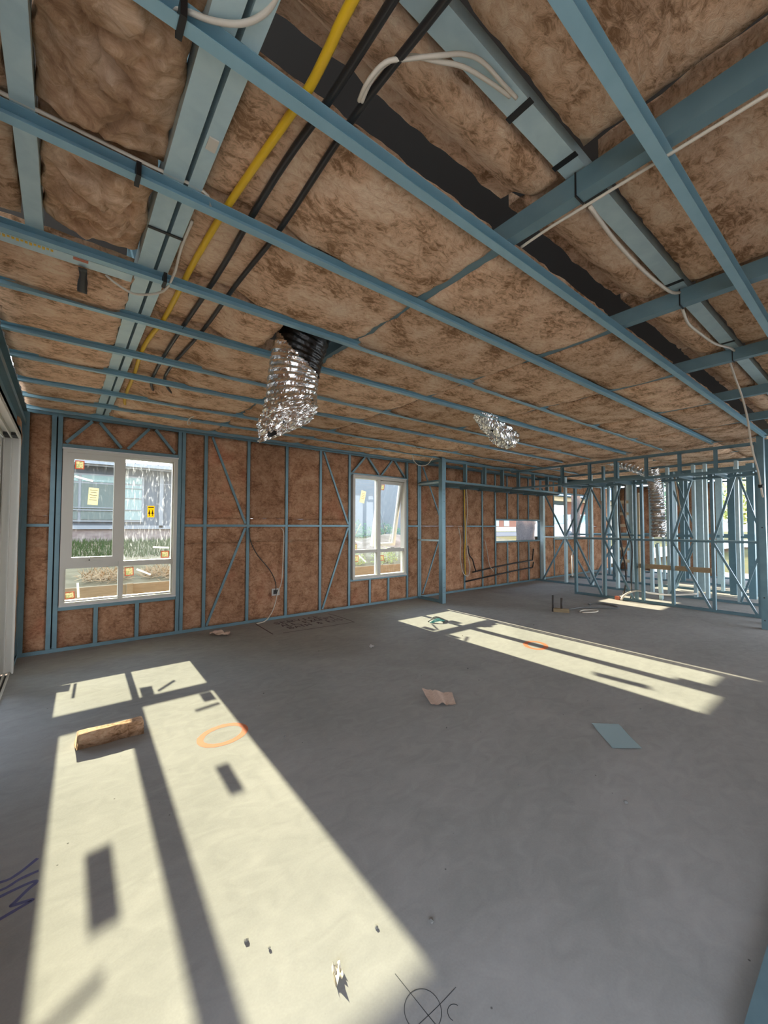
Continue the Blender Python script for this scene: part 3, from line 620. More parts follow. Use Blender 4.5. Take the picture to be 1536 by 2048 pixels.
we = empty('wall_east'); tag(we, 'far blue stud wall with daylight showing between the studs', 'wall', kind='structure')
for xx, ys_ in ((10.7, (4.3, 3.9, 3.0, 2.6, 2.2, 1.9, 1.5)), (11.9, (4.9, 4.4, 3.6, 3.2, 2.9, 2.5, 2.3, 1.7)), (13.6, (5.3, 4.85, 4.4, 3.95, 3.3, 2.85, 2.5, 2.2, 1.8, 1.2, .6))):
    member('bottom_track', (xx, 5.4, .018), (xx, .2, .018), (0, 0, 1), 'C40', we); member('top_plate', (xx, 5.4, 2.55), (xx, .2, 2.55), (0, 0, -1), 'C40', we); member('nogging', (xx, 5.4, 1.15), (xx, .2, 1.15), (0, 0, 1), 'C40', we)
    for k, y in enumerate(ys_): member('stud', (xx, y, .03), (xx, y, 2.54), (1, 0, 0) if k % 2 else (0, 1, 0), 'C48', we, 'steel_pale' if k % 3 else 'steel')
for xx, y, m_ in ((10.3, 2.95, 'steel'), (10.3, 2.45, 'steel_pale'), (10.3, 1.95, 'steel'), (11.3, 2.72, 'steel'), (11.3, 2.05, 'steel_pale'), (12.6, 2.4, 'steel'), (12.6, 1.98, 'steel_pale'), (12.6, 1.72, 'steel'), (10.0, 1.62, 'steel'), (10.9, 1.72, 'steel'), (12.6, 3.3, 'steel'), (12.6, 3.0, 'steel')):
    member('stud', (xx, y, .03), (xx, y, 2.54), (0, 1, 0), 'C90', we, m_)
for a, b in ((4.3, 3.9), (3.0, 2.6)): kbrace(a, 2.5, b, 1.2, we, 10.66); kbrace(b, 1.1, a, .05, we, 10.66)
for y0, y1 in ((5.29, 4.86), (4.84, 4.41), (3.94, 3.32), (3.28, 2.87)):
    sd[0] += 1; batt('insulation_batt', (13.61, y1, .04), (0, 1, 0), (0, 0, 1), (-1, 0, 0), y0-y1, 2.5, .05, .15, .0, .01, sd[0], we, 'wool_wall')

# ================================================================== services in the ceiling
def thing(o, label, cat, group=None): return tag(o, label, cat, group)
ZP = 2.612
yp = [(.509, .30), (.509, .765), (.516, .881), (.522, 1.006), (.511, 1.126), (.475, 1.592), (.458, 1.92), (.455, 2.176), (.448, 2.722), (.42, 3.012), (.411, 3.341), (.428, 3.879), (.445, 4.72), (.53, 4.99), (.90, 5.27), (1.4, 5.35)]
def under(x, y, z): # pipes rest on the batten flanges and sag a little between them
    return (x, y, z-.006*zsag(y))
thing(tube('gas_pipe', [under(x, y, 2.616) for x, y in yp], .0135, 'yellow', seg=10), 'yellow gas pipe running beside the double chord', 'pipe')
thing(tube('water_pipe', [under(x, y, 2.615) for x, y in [(.583, .3), (.583, .706), (.583, .994), (.567, 1.258), (.568, 1.6), (.572, 2.111), (.55, 3.077), (.555, 3.713), (.582, 4.065), (.71, 4.413), (.99, 4.457), (1.4, 4.40)]], .0125, 'pipe_black', seg=10), 'black pipe in the ceiling next to the yellow pipe', 'pipe')
thing(tube('water_pipe', [under(x, y, 2.615) for x, y in [(.69, .3), (.681, .628), (.668, 1.006), (.687, 1.576), (.672, 2.09), (.67, 2.744), (.63, 3.52), (.664, 3.92), (.805, 4.238), (1.0, 4.386), (1.4, 4.33)]], .0115, 'pipe_black', seg=10), 'thinner black pipe in the ceiling farther from the yellow pipe', 'pipe')
def cable(pts, r, label, m='cable', name='cable', sm=5): return thing(tube(name, pts, r, m, seg=6, smooth_n=sm), label, 'cable')
zc = 2.60
cable([(.646, .935, 2.60), (.631, .872, 2.59), (.645, .812, 2.60), (.69, .775, 2.61), (.766, .726, 2.63), (.83, .702, 2.66), (.90, .69, 2.68), (1.0, .69, 2.685), (1.07, .69, 2.688)], .006, 'white looped cable end hanging beside the strongback')
cable([(.652, .93, 2.597), (.642, .87, 2.60), (.655, .815, 2.61), (.70, .77, 2.62), (.77, .74, 2.63), (.85, .715, 2.65), (.95, .705, 2.67), (1.05, .70, 2.688)], .006, 'second white cable of the looped pair by the strongback')
cable([(1.56, .99, 2.597), (1.545, .85, 2.594), (1.545, .70, 2.594), (1.545, .5, 2.594), (1.545, .19, 2.594), (1.545, -.3, 2.594)], .006, 'pair of pale cables clipped along the truss chord near the top right')
cable([(1.555, .69, 2.59), (1.86, .715, 2.60), (2.19, .716, 2.60), (2.535, .713, 2.63), (2.65, .70, 2.66)], .008, 'pale cable drooping beside the strongback between two trusses')
cable([(2.75, .715, 2.61), (2.95, .74, 2.60), (3.14, .735, 2.60), (3.45, .72, 2.61), (3.7, .69, 2.64), (3.85, .69, 2.66)], .008, 'pale cable drooping along the strongback towards the hanging cable')
cable([(-.30, 1.57, 2.606), (-.174, 1.565, 2.607), (.013, 1.565, 2.607), (.187, 1.567, 2.607), (.376, 1.565, 2.607), (.42, 1.62, 2.60)], .006, 'white cable lying along the second batten at the upper left')
cable([(.16, 1.06, 2.612), (.19, 1.03, 2.60), (.251, 1.0, 2.59), (.312, .96, 2.59), (.353, .91, 2.60), (.369, .85, 2.61)], .007, 'white cable looping under the double chord at the top edge')
cable([(.13, 2.33, 2.57), (.175, 2.345, 2.55), (.25, 2.36, 2.535), (.33, 2.31, 2.54), (.376, 2.25, 2.555), (.392, 2.13, 2.585), (.385, 2.0, 2.595), (.381, 1.9, 2.60), (.383, 1.75, 2.606)], .006, 'white cable drooping off the channel beside the double chord')
cable([(3.93, .735, 2.695), (3.98, .74, 2.63), (4.2, .752, 2.56), (4.45, .755, 2.45), (4.6, .75, 2.30), (4.65, .745, 2.15), (4.70, .735, 2.0), (4.82, .725, 1.85), (4.90, .725, 1.74), (4.93, .722, 1.66), (4.955, .718, 1.63), (4.965, .722, 1.66), (4.93, .728, 1.74), (4.84, .73, 1.86), (4.715, .742, 2.02), (4.665, .75, 2.15), (4.615, .755, 2.30), (4.46, .76, 2.46), (4.2, .757, 2.57), (4.0, .745, 2.63)], .0065, 'doubled cable dangling from the ceiling at the right edge')
tb = tube('tape_band', [(4.905, .7265, 1.74), (4.913, .7255, 1.715)], .017, 'black', smooth_n=1)
thing(tb, 'black tape band around the dangling doubled cable', 'tape')
cable([(1.10, 4.78, 2.57), (1.06, 4.80, 2.54), (1.05, 4.84, 2.50), (1.07, 4.88, 2.49), (1.10, 4.92, 2.52), (1.10, 4.96, 2.56)], .006, 'small curled white cable tail below the yellow pipe end')
cable([(4.55, 4.98, 2.555), (4.62, 5.0, 2.46), (4.76, 5.02, 2.40), (4.93, 5.0, 2.43), (5.02, 4.96, 2.555)], .006, 'white cable slung in a shallow loop near the steel post')
cable([(2.03, 5.592, 1.33), (2.05, 5.585, 1.15), (2.15, 5.58, .95), (2.33, 5.58, .73), (2.42, 5.58, .55), (2.43, 5.578, .40)], .007, 'thin black cable curving down the insulated back wall', 'cable_dark')
cable([(2.50, 5.59, 1.33), (2.545, 5.585, 1.25), (2.54, 5.585, .9), (2.52, 5.585, .55), (2.46, 5.58, .40), (2.42, 5.57, .25), (2.36, 5.55, .12), (2.25, 5.52, .02), (2.12, 5.50, .008)], .007, 'pale cable running down the back wall through the outlet box to the floor')
ob = empty('outlet_box', (2.43, 5.59, .40)); tag(ob, 'small grey electrical outlet box on the back wall stud', 'outlet')
local_mesh('bracket', [(-.06, .06, -.006, .0, -.05, .05)], 'grey_box', ob); local_mesh('opening', [(-.035, .035, -.0085, -.006, -.03, .03)], 'alu_dark', ob)

# ducts
def duct(name, label, pts, r, ridge, pitch_n, crum, seg, smooth_n, squash=None, open_end=True, black_to=None, seed=1, slant=0):
    def rad(t, a, i):
        base = r*(squash(t) if squash else 1)
        rib = ridge*(.5+.5*cos(2*pi*pitch_n*t+a+2.2*noise.noise(Vector((cos(a)*1.5, sin(a)*1.5, t*5+seed)))))
        return base+rib+crum(t)*(noise.noise(Vector((cos(a)*2.3, sin(a)*2.3, t*9+seed)))+.6*noise.noise(Vector((cos(a)*6, sin(a)*6, t*26+seed)))+.35*noise.noise(Vector((cos(a)*13, sin(a)*13, t*60+seed))))
    e = empty(name, pts[0]); tag(e, label, 'duct'); c = Vector(pts[0])
    P = [Vector(p)-c for p in pts]
    vs, fs = tube_mesh(name, P, r, seg, smooth_n=smooth_n, rad=rad, cap=False)
    nr = len(vs)//seg
    def slanted(vv, sg):
        out = []; n_r = len(vv)//sg
        for i in range(n_r):
            ring_ = vv[i*sg:(i+1)*sg]; ctr = sum(ring_, Vector())/sg; k = max(0, (i/(n_r-1)-.45)/.55)
            out += [q+Vector((0, 0, slant*k*(q-ctr).dot(R)+.42*k*(q-ctr).dot(Vector((F.x, F.y, 0))))) for q in ring_]
        return out
    if slant: vs = slanted(vs, seg)
    cut = int((nr-1)*black_to) if black_to else 0
    me = mesh('foil_sleeve', vs, fs, True); o = mobj('foil_sleeve', me, 'foil', e)
    for p in me.polygons: p.use_smooth = False
    v2, f2 = tube_mesh(name, P, r, 20, smooth_n=smooth_n, rad=lambda t, a, i: r*(squash(t) if squash else 1)*.90, cap=False)
    if slant: v2 = slanted(v2, 20)
    mobj('black_liner', mesh('black_liner', v2, [f[::-1] for f in f2], True), 'black', e)['label'] = 'black inner liner'
    if cut:
        v3, f3 = tube_mesh(name, P, r, seg, smooth_n=smooth_n, rad=lambda t, a, i: rad(t, a, i)+.003, cap=False)
        keep = []
        for k, f in enumerate(f3):
            ring, sgm = divmod(k, seg); lim = cut*(1+.30*sin(2*pi*sgm/seg+1.06))
            if ring < lim: keep.append(f)
        used = sorted({i for f in keep for i in f}); mp = {u: i for i, u in enumerate(used)}
        mobj('black_sleeve', mesh('black_sleeve', [v3[u] for u in used], [tuple(mp[i] for i in f) for f in keep], True), 'foil_black', e)['label'] = 'glossy black ribbed sleeve at the top'
    return e
duct('foil_duct', 'large crumpled foil duct hanging from the ceiling hole', [(1.27, 2.34, 2.85), (1.245, 2.41, 2.68), (1.21, 2.465, 2.52), (1.195, 2.495, 2.36), (1.185, 2.505, 2.20), (1.172, 2.515, 2.10), (1.160, 2.525, 2.0)], .165, .006, 24, lambda t: .005 if t < .6 else .005+.05*(t-.6)/.4, 88, 16, squash=lambda t: 1 if t < .62 else 1+.10*sin(pi*(t-.62)/.38)-.06*max(0, t-.78)/.22, black_to=.36, seed=3, slant=.55)
duct('foil_duct', 'smaller foil duct end poking out of the ceiling insulation', [(3.52, 2.80, 2.66), (3.68, 2.83, 2.60), (3.85, 2.86, 2.54), (4.05, 2.90, 2.49), (4.22, 2.93, 2.46), (4.34, 2.95, 2.45)], .105, .006, 16, lambda t: .008+.03*t, 56, 10, squash=lambda t: .75+.45*sin(pi*min(1, t*.62)), seed=8)
duct('flexible_duct', 'narrow ribbed silver duct hanging in front of the far studs', [(7.82, 2.52, 2.34), (7.86, 2.50, 2.15), (7.88, 2.48, 1.9), (7.885, 2.46, 1.55), (7.89, 2.46, 1.18)], .095, .016, 26, lambda t: .004, 32, 24, seed=5)
duct('flexible_duct', 'ribbed silver duct lying above the second bulkhead', [(8.3, 3.55, 2.70), (8.4, 3.30, 2.62), (8.45, 3.05, 2.50), (8.5, 2.8, 2.36)], .085, .014, 14, lambda t: .004, 28, 18, seed=6)

# ================================================================== things on the floor
oc = batt('insulation_offcut', (.085, 3.10, .0), (1, -.06, 0), (0, 1, .02), (0, 0, 1), .365, .10, .0, .009, .082, .012, 400, None, 'wool', edge=.004, jag=.014)
tag(oc, 'strip of brown insulation lying in the left sun patch', 'insulation')
def crumpled(name, label, cat, quad, h, m, n=14, seed=0, fold=None):
    q = [Vector((x, y, 0)) for x, y in quad]; vs, fs = [], []; c = sum(q, Vector())/4
    for j in range(n+1):
        for i in range(n+1):
            a, b = i/n, j/n; p = (q[0]*(1-a)+q[1]*a)*(1-b)+(q[3]*(1-a)+q[2]*a)*b
            z = .004+h*max(0, (fold(a, b) if fold else .5+noise.noise(Vector((a*3, b*3, seed)))))+h*.15*noise.noise(Vector((a*9, b*3, seed+4)))
            vs.append(p-c+Vector((0, 0, max(z, .0025))))
    nn = len(vs); vs += [v-Vector((0, 0, .0018)) for v in vs]
    for j in range(n):
        for i in range(n):
            k = j*(n+1)+i; fs.append((k, k+1, k+n+2, k+n+1)); fs.append((nn+k, nn+k+n+1, nn+k+n+2, nn+k+1))
    o = mobj(name, mesh(name, vs, fs, True), m); o.location = (c.x, c.y, 0); tag(o, label, cat); return o
crumpled('kraft_paper', 'folded scrap of brown pleated paper on the middle of the floor', 'paper', [(2.20, 2.20), (2.36, 2.09), (2.50, 2.255), (2.33, 2.43)], .045, 'kraft', fold=lambda a, b: abs(a-.38)*(1 if a < .38 else .3)+.55*max(0, 1-abs(a-.45)*5)+(.5*max(0, b-.5) if a < .3 else 0))
crumpled('metal_offcut', 'flat blue-grey sheet metal offcut on the right of the floor', 'offcut', [(2.665, 1.10), (2.80, .985), (3.01, 1.20), (2.875, 1.32)], .008, 'offcut', fold=lambda a, b: .6*sin(b*9+a)*.5+.5*(b > .8))
crumpled('paper_scrap', 'crumpled grey-brown scrap near the foot of the back wall', 'paper', [(1.43, 5.24), (1.60, 5.10), (1.66, 5.16), (1.48, 5.34)], .05, 'kraft', seed=3)
crumpled('leaf_scrap', 'tiny pale curled scrap in the foreground sun patch', 'scrap', [(.655, 1.05), (.69, 1.06), (.70, 1.10), (.672, 1.10)], .018, 'scrap', n=6, seed=9)
crumpled('paper_scrap', 'small white scrap on the floor in front of the back wall', 'paper', [(2.70, 3.64), (2.76, 3.63), (2.77, 3.69), (2.72, 3.70)], .02, 'tape_white', n=6, seed=11)
gs = empty('plastic_strap', (4.18, 4.02, 0)); tag(gs, 'tangle of green plastic strapping in the right sun patch', 'strap')
for k in range(5):
    a = random.uniform(-.9, .2); L = random.uniform(.10, .2); tube('strap_piece', [(-L*cos(a), -L*sin(a), .006), (0, .02*k-.03, .03+.01*k), (L*cos(a+.5), L*sin(a+.5), .006)], .008, 'strap_green' if k < 3 else 'rubber', gs, seg=5)
pipe_spot = empty('pipe_stub', (6.22, 3.30, 0)); tag(pipe_spot, 'two upright pipe stubs held by a timber block on the slab', 'pipe stub')
tb = box('timber_block', -.115, .115, -.035, .035, 0, .055, 'sleeper', pipe_spot); tb.rotation_euler.z = radians(-62)
for dx, dy, h in ((-.07, .10, .26), (.01, .0, .22)): tube('stub', [(dx, dy, 0), (dx+.003, dy, h)],   .017, 'cable_dark', pipe_spot, seg=10, smooth_n=1)
thing(tube('hose', [(6.45, 3.30, .012), (6.75, 3.25, .012), (7.0, 3.05, .012), (7.2, 2.85, .012), (7.38, 2.98, .012), (7.40, 3.2, .012), (7.22, 3.32, .012), (7.1, 3.25, .012)], .012, 'rubber', seg=6), 'grey hose offcut curled on the slab beside the pipe stubs', 'hose')
thing(tube('hose', [(6.4, 3.05, .01), (6.6, 2.95, .01), (6.75, 2.98, .01), (6.62, 3.12, .01), (6.45, 3.12, .01)], .01, 'cable', seg=6), 'pale hose loop on the slab beside the pipe stubs', 'hose')
pebs = [(3.9, 3.343), (2.20, 3.9), (3.05, 2.55), (1.15, 2.47), (5.1, 3.1), (2.05, 1.9), (2.9, 2.3), (1.9, 1.25), (4.75, 1.9), (5.6, 2.3), (.86, 1.12), (1.02, 1.02), (.5, 1.35), (.55, 1.28), (1.3, 3.2), (3.4, 1.2), (2.2, .85)]
for k, (x, y) in enumerate(pebs):
    bm = bmesh.new(); bmesh.ops.create_icosphere(bm, subdivisions=1, radius=random.uniform(.005, .011))
    for v in bm.verts: v.co *= random.uniform(.7, 1.2); v.co.z *= .7
    me = bpy.data.meshes.new('pebble'); bm.to_mesh(me); bm.free(); o = mobj('pebble', me, 'stone'); o.location = (x, y, .004); tag(o, 'small grey crumb of rubble lying on the slab', 'pebble', 'crumbs on the slab')

# floor drawings
def ring(cx, cy, rx, ry, rot, n=26, a0=0, a1=2*pi): return [(cx+rx*cos(a)*cos(rot)-ry*sin(a)*sin(rot), cy+rx*cos(a)*sin(rot)+ry*sin(a)*cos(rot)) for a in [a0+(a1-a0)*i/n for i in range(n+1)]]
tag(strokes('paint_ring', [ring(.845, 2.745, .145, .115, .3)], .044, 'orange_paint', parent=floor, n=2), 'orange spray paint ring'); 
tag(strokes('paint_ring', [ring(4.26, 2.57, .15, .11, .6)], .055, 'orange_paint', parent=floor, n=2), 'orange spray paint ring')
tag(strokes('pencil_mark', [ring(.822, .855, .052, .052, 0), [(.82, .974), (.825, .84), (.828, .78)], [(.938, .835), (.86, .835), (.76, .84)], ring(.888, .795, .02, .02, 0, a0=.3, a1=3.6)], .0024, 'pencil', parent=floor), 'circle with a cross drawn in pencil')
tag(strokes('marker_scribble', [[(-.30, 2.20), (-.159, 2.147), (-.11, 2.155), (-.052, 2.205)], [(-.30, 2.14), (-.159, 2.10), (-.10, 2.12), (-.046, 2.125)], [(-.25, 2.04), (-.155, 2.065), (-.07, 2.075), (-.051, 2.063), (-.075, 2.04), (-.105, 2.005), (-.115, 1.992), (-.085, 1.985), (-.057, 1.976), (-.09, 1.965), (-.141, 1.950), (-.22, 1.92)]], .016, 'marker_purple', parent=floor), 'purple marker scribble')
# boxed note by the wall, written to be read from the room
GL = {'A': [[(0, 0), (.5, 1), (1, 0)], [(.2, .4), (.8, .4)]], 'B': [[(0, 0), (0, 1), (.7, 1), (.8, .75), (.6, .55), (0, .52)], [(.6, .55), (.95, .3), (.7, 0), (0, 0)]], 'C': [[(1, .85), (.6, 1), (.1, .7), (.1, .3), (.6, 0), (1, .15)]], 'E': [[(1, 1), (0, 1), (0, 0), (1, 0)], [(0, .52), (.7, .52)]],
      'H': [[(0, 0), (0, 1)], [(1, 0), (1, 1)], [(0, .5), (1, .5)]], 'I': [[(.5, 0), (.5, 1)]], 'L': [[(0, 1), (0, 0), (1, 0)]], 'N': [[(0, 0), (0, 1), (1, 0), (1, 1)]], 'P': [[(0, 0), (0, 1), (.8, 1), (.95, .75), (.8, .5), (0, .5)]], 'R': [[(0, 0), (0, 1), (.8, 1), (.95, .75), (.8, .5), (0, .5)], [(.4, .5), (1, 0)]],
      'S': [[(1, .85), (.5, 1), (.1, .8), (.9, .3), (.5, 0), (0, .15)]], 'T': [[(0, 1), (1, 1)], [(.5, 1), (.5, 0)]], 'V': [[(0, 1), (.5, 0), (1, 1)]], 'X': [[(0, 0), (1, 1)], [(0, 1), (1, 0)]], '&': [[(1, 0), (.3, .8), (.5, 1), (.7, .8), (.1, .3), (.4, 0), (1, .4)]]}
st_ = []
for row, (txt, yb) in enumerate((('SERVICE', 5.30), ('ALL EXCEPT', 5.14), ('BATH & ENS', 4.97))):
    x = 2.32+.03*row; cw = .085 if row else .105
    for ch in txt:
        for s in GL.get(ch, []): st_.append([(x+cw*.72*a, yb+.125*b+.012*noise.noise(Vector((x, a, b)))) for a, b in s])
        x += cw
tag(strokes('marker_note', st_, .023, 'marker_dark', parent=floor, n=1), 'handwritten marker note')
tag(strokes('marker_box', [[(2.11, 5.49), (2.10, 5.2), (2.085, 4.86)], [(2.21, 4.84), (2.7, 4.80), (3.20, 4.77), (3.25, 4.80), (3.26, 5.2), (3.24, 5.46)]], .018, 'marker_dark', parent=floor), 'hand drawn box around the note')

# steel channel on the slab at the lower right corner
tag(member('bottom_track', (1.40, .235, .02), (3.6, .235, .02), (0, 0, -1), 'C48', None, 'steel'), 'blue steel floor channel at the bottom right corner', 'channel')

# ================================================================== clutter beyond the kitchen frame
thing(box('timber_plank', 8.30, 8.34, 1.85, 2.95, .60, .68, 'timber'), 'brown timber plank laid across the far studs', 'plank')
thing(tube('conduit', [(9.25, 3.95, 0), (9.25, 3.95, 1.92)], .022, 'white_plastic', smooth_n=1, seg=10), 'white plastic conduit standing upright behind the studs', 'conduit')
thing(tube('conduit', [(8.12, 4.06, .35), (8.12, 4.06, .85)], .015, 'white_plastic', smooth_n=1, seg=8), 'short white conduit beside the end stud of the kitchen wall', 'conduit')
thing(member('steel_stud', (8.75, 2.7, .01), (8.45, 2.66, 1.05), (0, 1, 0), 'C48', None, 'steel_pale'), 'loose pale blue stud leaning behind the kitchen wall', 'stud')
cable([(8.22, 3.20, 2.2), (8.25, 3.22, 1.6), (8.22, 3.18, 1.1), (8.24, 3.12, .6), (8.2, 3.10, .3), (8.22, 3.17, .03)], .014, 'thick black cable dropping through the kitchen wall to the slab', 'cable_dark')
cable([(8.26, 3.10, 2.2), (8.28, 3.12, 1.5), (8.24, 3.0, 1.0), (8.24, 3.02, .5), (8.24, 3.02, .2), (8.24, 3.04, .02)], .012, 'second black cable dropping beside the thick one', 'cable_dark')
cable([(8.05, 3.12, .02), (8.02, 3.05, .12), (8.15, 2.9, .20), (8.4, 2.75, .15), (8.7, 2.5, .12), (8.9, 2.2, .16)], .018, 'pale conduit arching off the slab under the kitchen wall', 'cable')
thing(box('pipe_fitting', 8.05, 8.12, 3.16, 3.24, 0, .07, 'red_cap', bevel=.01), 'small reddish fitting at the foot of the black cables', 'fitting')
cable([(8.2, 2.30, 2.2), (8.25, 2.28, 1.9), (8.28, 2.26, 1.6), (8.2, 2.33, 1.2), (8.2, 2.38, .7)], .012, 'yellow-brown hose hanging beside the narrow silver duct', 'timber')
tr = empty('timber_rack', (11.2, 4.2, 0)); tag(tr, 'pale timber ladder-like rack standing beyond the pantry studs', 'rack')
for y in (-.28, .28): box('upright', -.03, .03, y-.025, y+.025, 0, 2.2, 'timber_pale', tr)
for k in range(6): box('rung', -.035, .035, -.30, .30, .45+.3*k, .52+.3*k, 'timber_pale', tr)
# cables on the wall behind the alcove
cable([(6.6, 5.59, 2.45), (6.58, 5.57, 1.8), (6.60, 5.57, 1.2), (6.57, 5.56, .8), (6.58, 5.56, .35)], .012, 'yellow cable running down the alcove stud', 'yellow')
cable([(6.66, 5.585, 2.15), (6.68, 5.57, 1.7), (6.62, 5.56, 1.3), (6.64, 5.55, .8), (6.72, 5.55, .5), (6.66, 5.55, .32), (6.5, 5.55, .4), (6.42, 5.55, .7), (6.44, 5.56, 1.1), (6.40, 5.58, 1.33)], .009, 'pale cable hanging in a long loop in the alcove')
cable([(7.26, 5.57, 1.05), (7.32, 5.56, .8), (7.4, 5.56, .5), (7.55, 5.56, .35)], .008, 'pale cable hanging below the alcove nogging')
for z, lab in ((.40, 'upper black pipe along the alcove wall'), (.22, 'lower black pipe along the alcove wall')):
    cable([(6.85 if z > .3 else 6.62, 5.58, z-.02), (7.6, 5.58, z+.04), (8.4, 5.58, z+.09), (9.15, 5.58, z+.12), (9.2, 5.58, z+(.40 if z > .3 else .25))], .016, lab, 'pipe_black', 'water_pipe', 1)
cable([(6.68, 5.57, .95), (6.72, 5.56, .75), (6.82, 5.56, .65), (6.88, 5.56, .5), (6.95, 5.565, .38)], .014, 'short black hose bending down the alcove wall', 'pipe_black')

# ================================================================== outdoors
gn = box('ground_near', -14, 40, 5.72, 7.2, -.5, -.15, 'soil'); tag(gn, 'bare soil strip outside the back wall', 'ground', kind='structure')
def terrain(name, x0, x1, y0, y1, nx, ny, fn, m):
    vs = [(x0+(x1-x0)*i/nx, y0+(y1-y0)*j/ny, fn(x0+(x1-x0)*i/nx, y0+(y1-y0)*j/ny)) for j in range(ny+1) for i in range(nx+1)]
    fs = [(j*(nx+1)+i, j*(nx+1)+i+1, (j+1)*(nx+1)+i+1, (j+1)*(nx+1)+i) for j in range(ny) for i in range(nx)]
    return mobj(name, mesh(name, vs, fs, True), m)
tag(terrain('ground_yard', -14, 15, 7.27, 20, 90, 50, lambda x, y: .44+.5*min(1, max(0, (y-7.3)/4.2))+.04*noise.noise(Vector((x, y, 0)))-.1*max(0, min(1, (y-16)/4)), 'grassland'), 'sloping yard of dry soil and grass behind the retaining wall', 'ground', kind='structure')
tag(terrain('ground_left', -40, -.6, -2.6, 5.7, 20, 20, lambda x, y: -.16, 'soil'), 'bare soil outside the sliding door', 'ground', kind='structure')
tag(terrain('ground_rear', -40, 60, -45, -2.6, 20, 6, lambda x, y: -.17, 'bounce_ground'), 'unseen pale ground behind the house, made reflective to bounce sunlight', 'ground', kind='structure')  # extended and made pale as a bounce surface for the ceiling
tag(terrain('ground_street', 15, 90, 5.72, 90, 20, 20, lambda x, y: .55, 'verge'), 'dry verge towards the street', 'ground', kind='structure')
tag(terrain('ground_east', 15.5, 90, -2.6, 5.72, 10, 10, lambda x, y: -.05, 'verge'), 'dry grass east of the house', 'ground', kind='structure')
rd = box('road', 15, 90, 19, 34, .50, .57, 'asphalt'); tag(rd, 'grey asphalt road seen through the splashback opening', 'road', kind='structure')
rw = empty('retaining_wall', (0, 7.2, 0)); tag(rw, 'timber sleeper retaining wall outside the windows', 'retaining wall')
for k in range(5):
    xa = -4+2.4*k
    for r_ in range(3): box('sleeper', xa+.01, xa+2.39, 0, .07, -.18+.22*r_, .035+.22*r_, 'sleeper', rw, bevel=.008)
    box('post', xa-.04, xa+.04, -.06, -.005, -.18, .49, 'sleeper', rw)

nh = empty('neighbour_house', (-2, 12.2, .85)); tag(nh, 'blue-grey neighbouring house with blue roof beyond the large window', 'house')
def nb(name, x0, x1, y0, y1, z0, z1, m, par=nh): return local_mesh(name, [(x0+2, x1+2, y0-12.2, y1-12.2, z0-.85, z1-.85)], m, par)
nb('wall', -6, 4.2, 12.2, 17, 1.2, 2.9, 'house_wall'); nb('brick_plinth', -6.03, 4.23, 12.16, 17, .6, 1.28, 'brick_base'); nb('plinth_cap', -6.05, 4.25, 12.10, 12.2, 1.27, 1.36, 'gutter')
nb('fascia', -6.4, 4.6, 11.80, 11.86, 2.78, 2.90, 'gutter'); nb('soffit', -6.4, 4.6, 11.86, 12.3, 2.81, 2.85, 'house_wall'); nb('gutter', -6.4, 4.6, 11.70, 11.80, 2.82, 2.91, 'gutter')
roofp = mobj('roof', mesh('roof', [(-4.4, -.5, 2.06), (6.6, -.5, 2.06), (6.6, 2.2, 2.65), (-4.4, 2.2, 2.65), (-4.4, 5, 2.06), (6.6, 5, 2.06)], [(0, 1, 2, 3), (3, 2, 5, 4)]), 'roof_blue', nh)
for k in range(44): mobj('roof_rib', mesh('roof_rib', [(-4.4+.25*k, -.52, 2.062), (-4.36+.25*k, -.52, 2.062), (-4.36+.25*k, 2.2, 2.655), (-4.4+.25*k, 2.2, 2.655), (-4.38+.25*k, -.52, 2.09), (-4.38+.25*k, 2.2, 2.68)], [(0, 4, 5, 3), (4, 1, 2, 5)]), 'roof_blue', roofp)
wn_ = nb('window', -1.2, 1.62, 12.12, 12.19, 1.45, 2.62, 'gutter')
for a, b in ((-1.15, -.35), (-.29, .25), (.31, .98), (1.04, 1.57)):
    nb('pane', a, b, 12.10, 12.125, 1.50, 2.38, 'curtain' if b < 1.2 else 'glass_far', wn_); nb('top_light', a, b, 12.10, 12.125, 2.42, 2.58, 'glass_far', wn_)
for z in (1.72, 1.78): nb('security_bar', -1.15, 1.0, 12.075, 12.09, z, z+.02, 'gutter', wn_)
for z in (1.75, 2.05, 2.3): nb('security_bar', 1.04, 1.57, 12.075, 12.09, z, z+.015, 'gutter', wn_)
nb('downpipe', 1.98, 2.07, 12.10, 12.19, 1.3, 2.95, 'gutter')
gw = box('grey_wall', 5.2, 15.5, 13.2, 13.45, .5, 3.75, 'render_wall'); tag(gw, 'plain blue-grey rendered wall seen through the narrow window', 'wall')
def shrub(cx, cy, cz, r, h, n, m, label, name='shrub', leaf=.07, slim=.25):
    e = empty(name, (cx, cy, cz)); tag(e, label, 'shrub', None); vs, fs = [], []
    for k in range(n):
        a = random.uniform(0, 2*pi); rr = r*sqrt(random.random()); z = h*random.random()*(1-.5*(rr/r)); c = Vector((rr*cos(a), rr*sin(a), z))
        d = Vector((random.uniform(-1, 1), random.uniform(-1, 1), random.uniform(-.3, 1))).normalized(); s = d.orthogonal().normalized(); L = leaf*random.uniform(.6, 1.4)
        i = len(vs); vs += [c, c+d*L*.5+s*L*slim, c+d*L, c+d*L*.5-s*L*slim]; fs.append((i, i+1, i+2, i+3))
    o = mobj('foliage', mesh('foliage', vs, fs), m, e); o['kind'] = 'stuff'
    for k in range(5): tube('stem', [(0, 0, -.05), (random.uniform(-r, r)*.5, random.uniform(-r, r)*.5, h*.7)], .012, 'timber', e, seg=5, smooth_n=1)
    return e
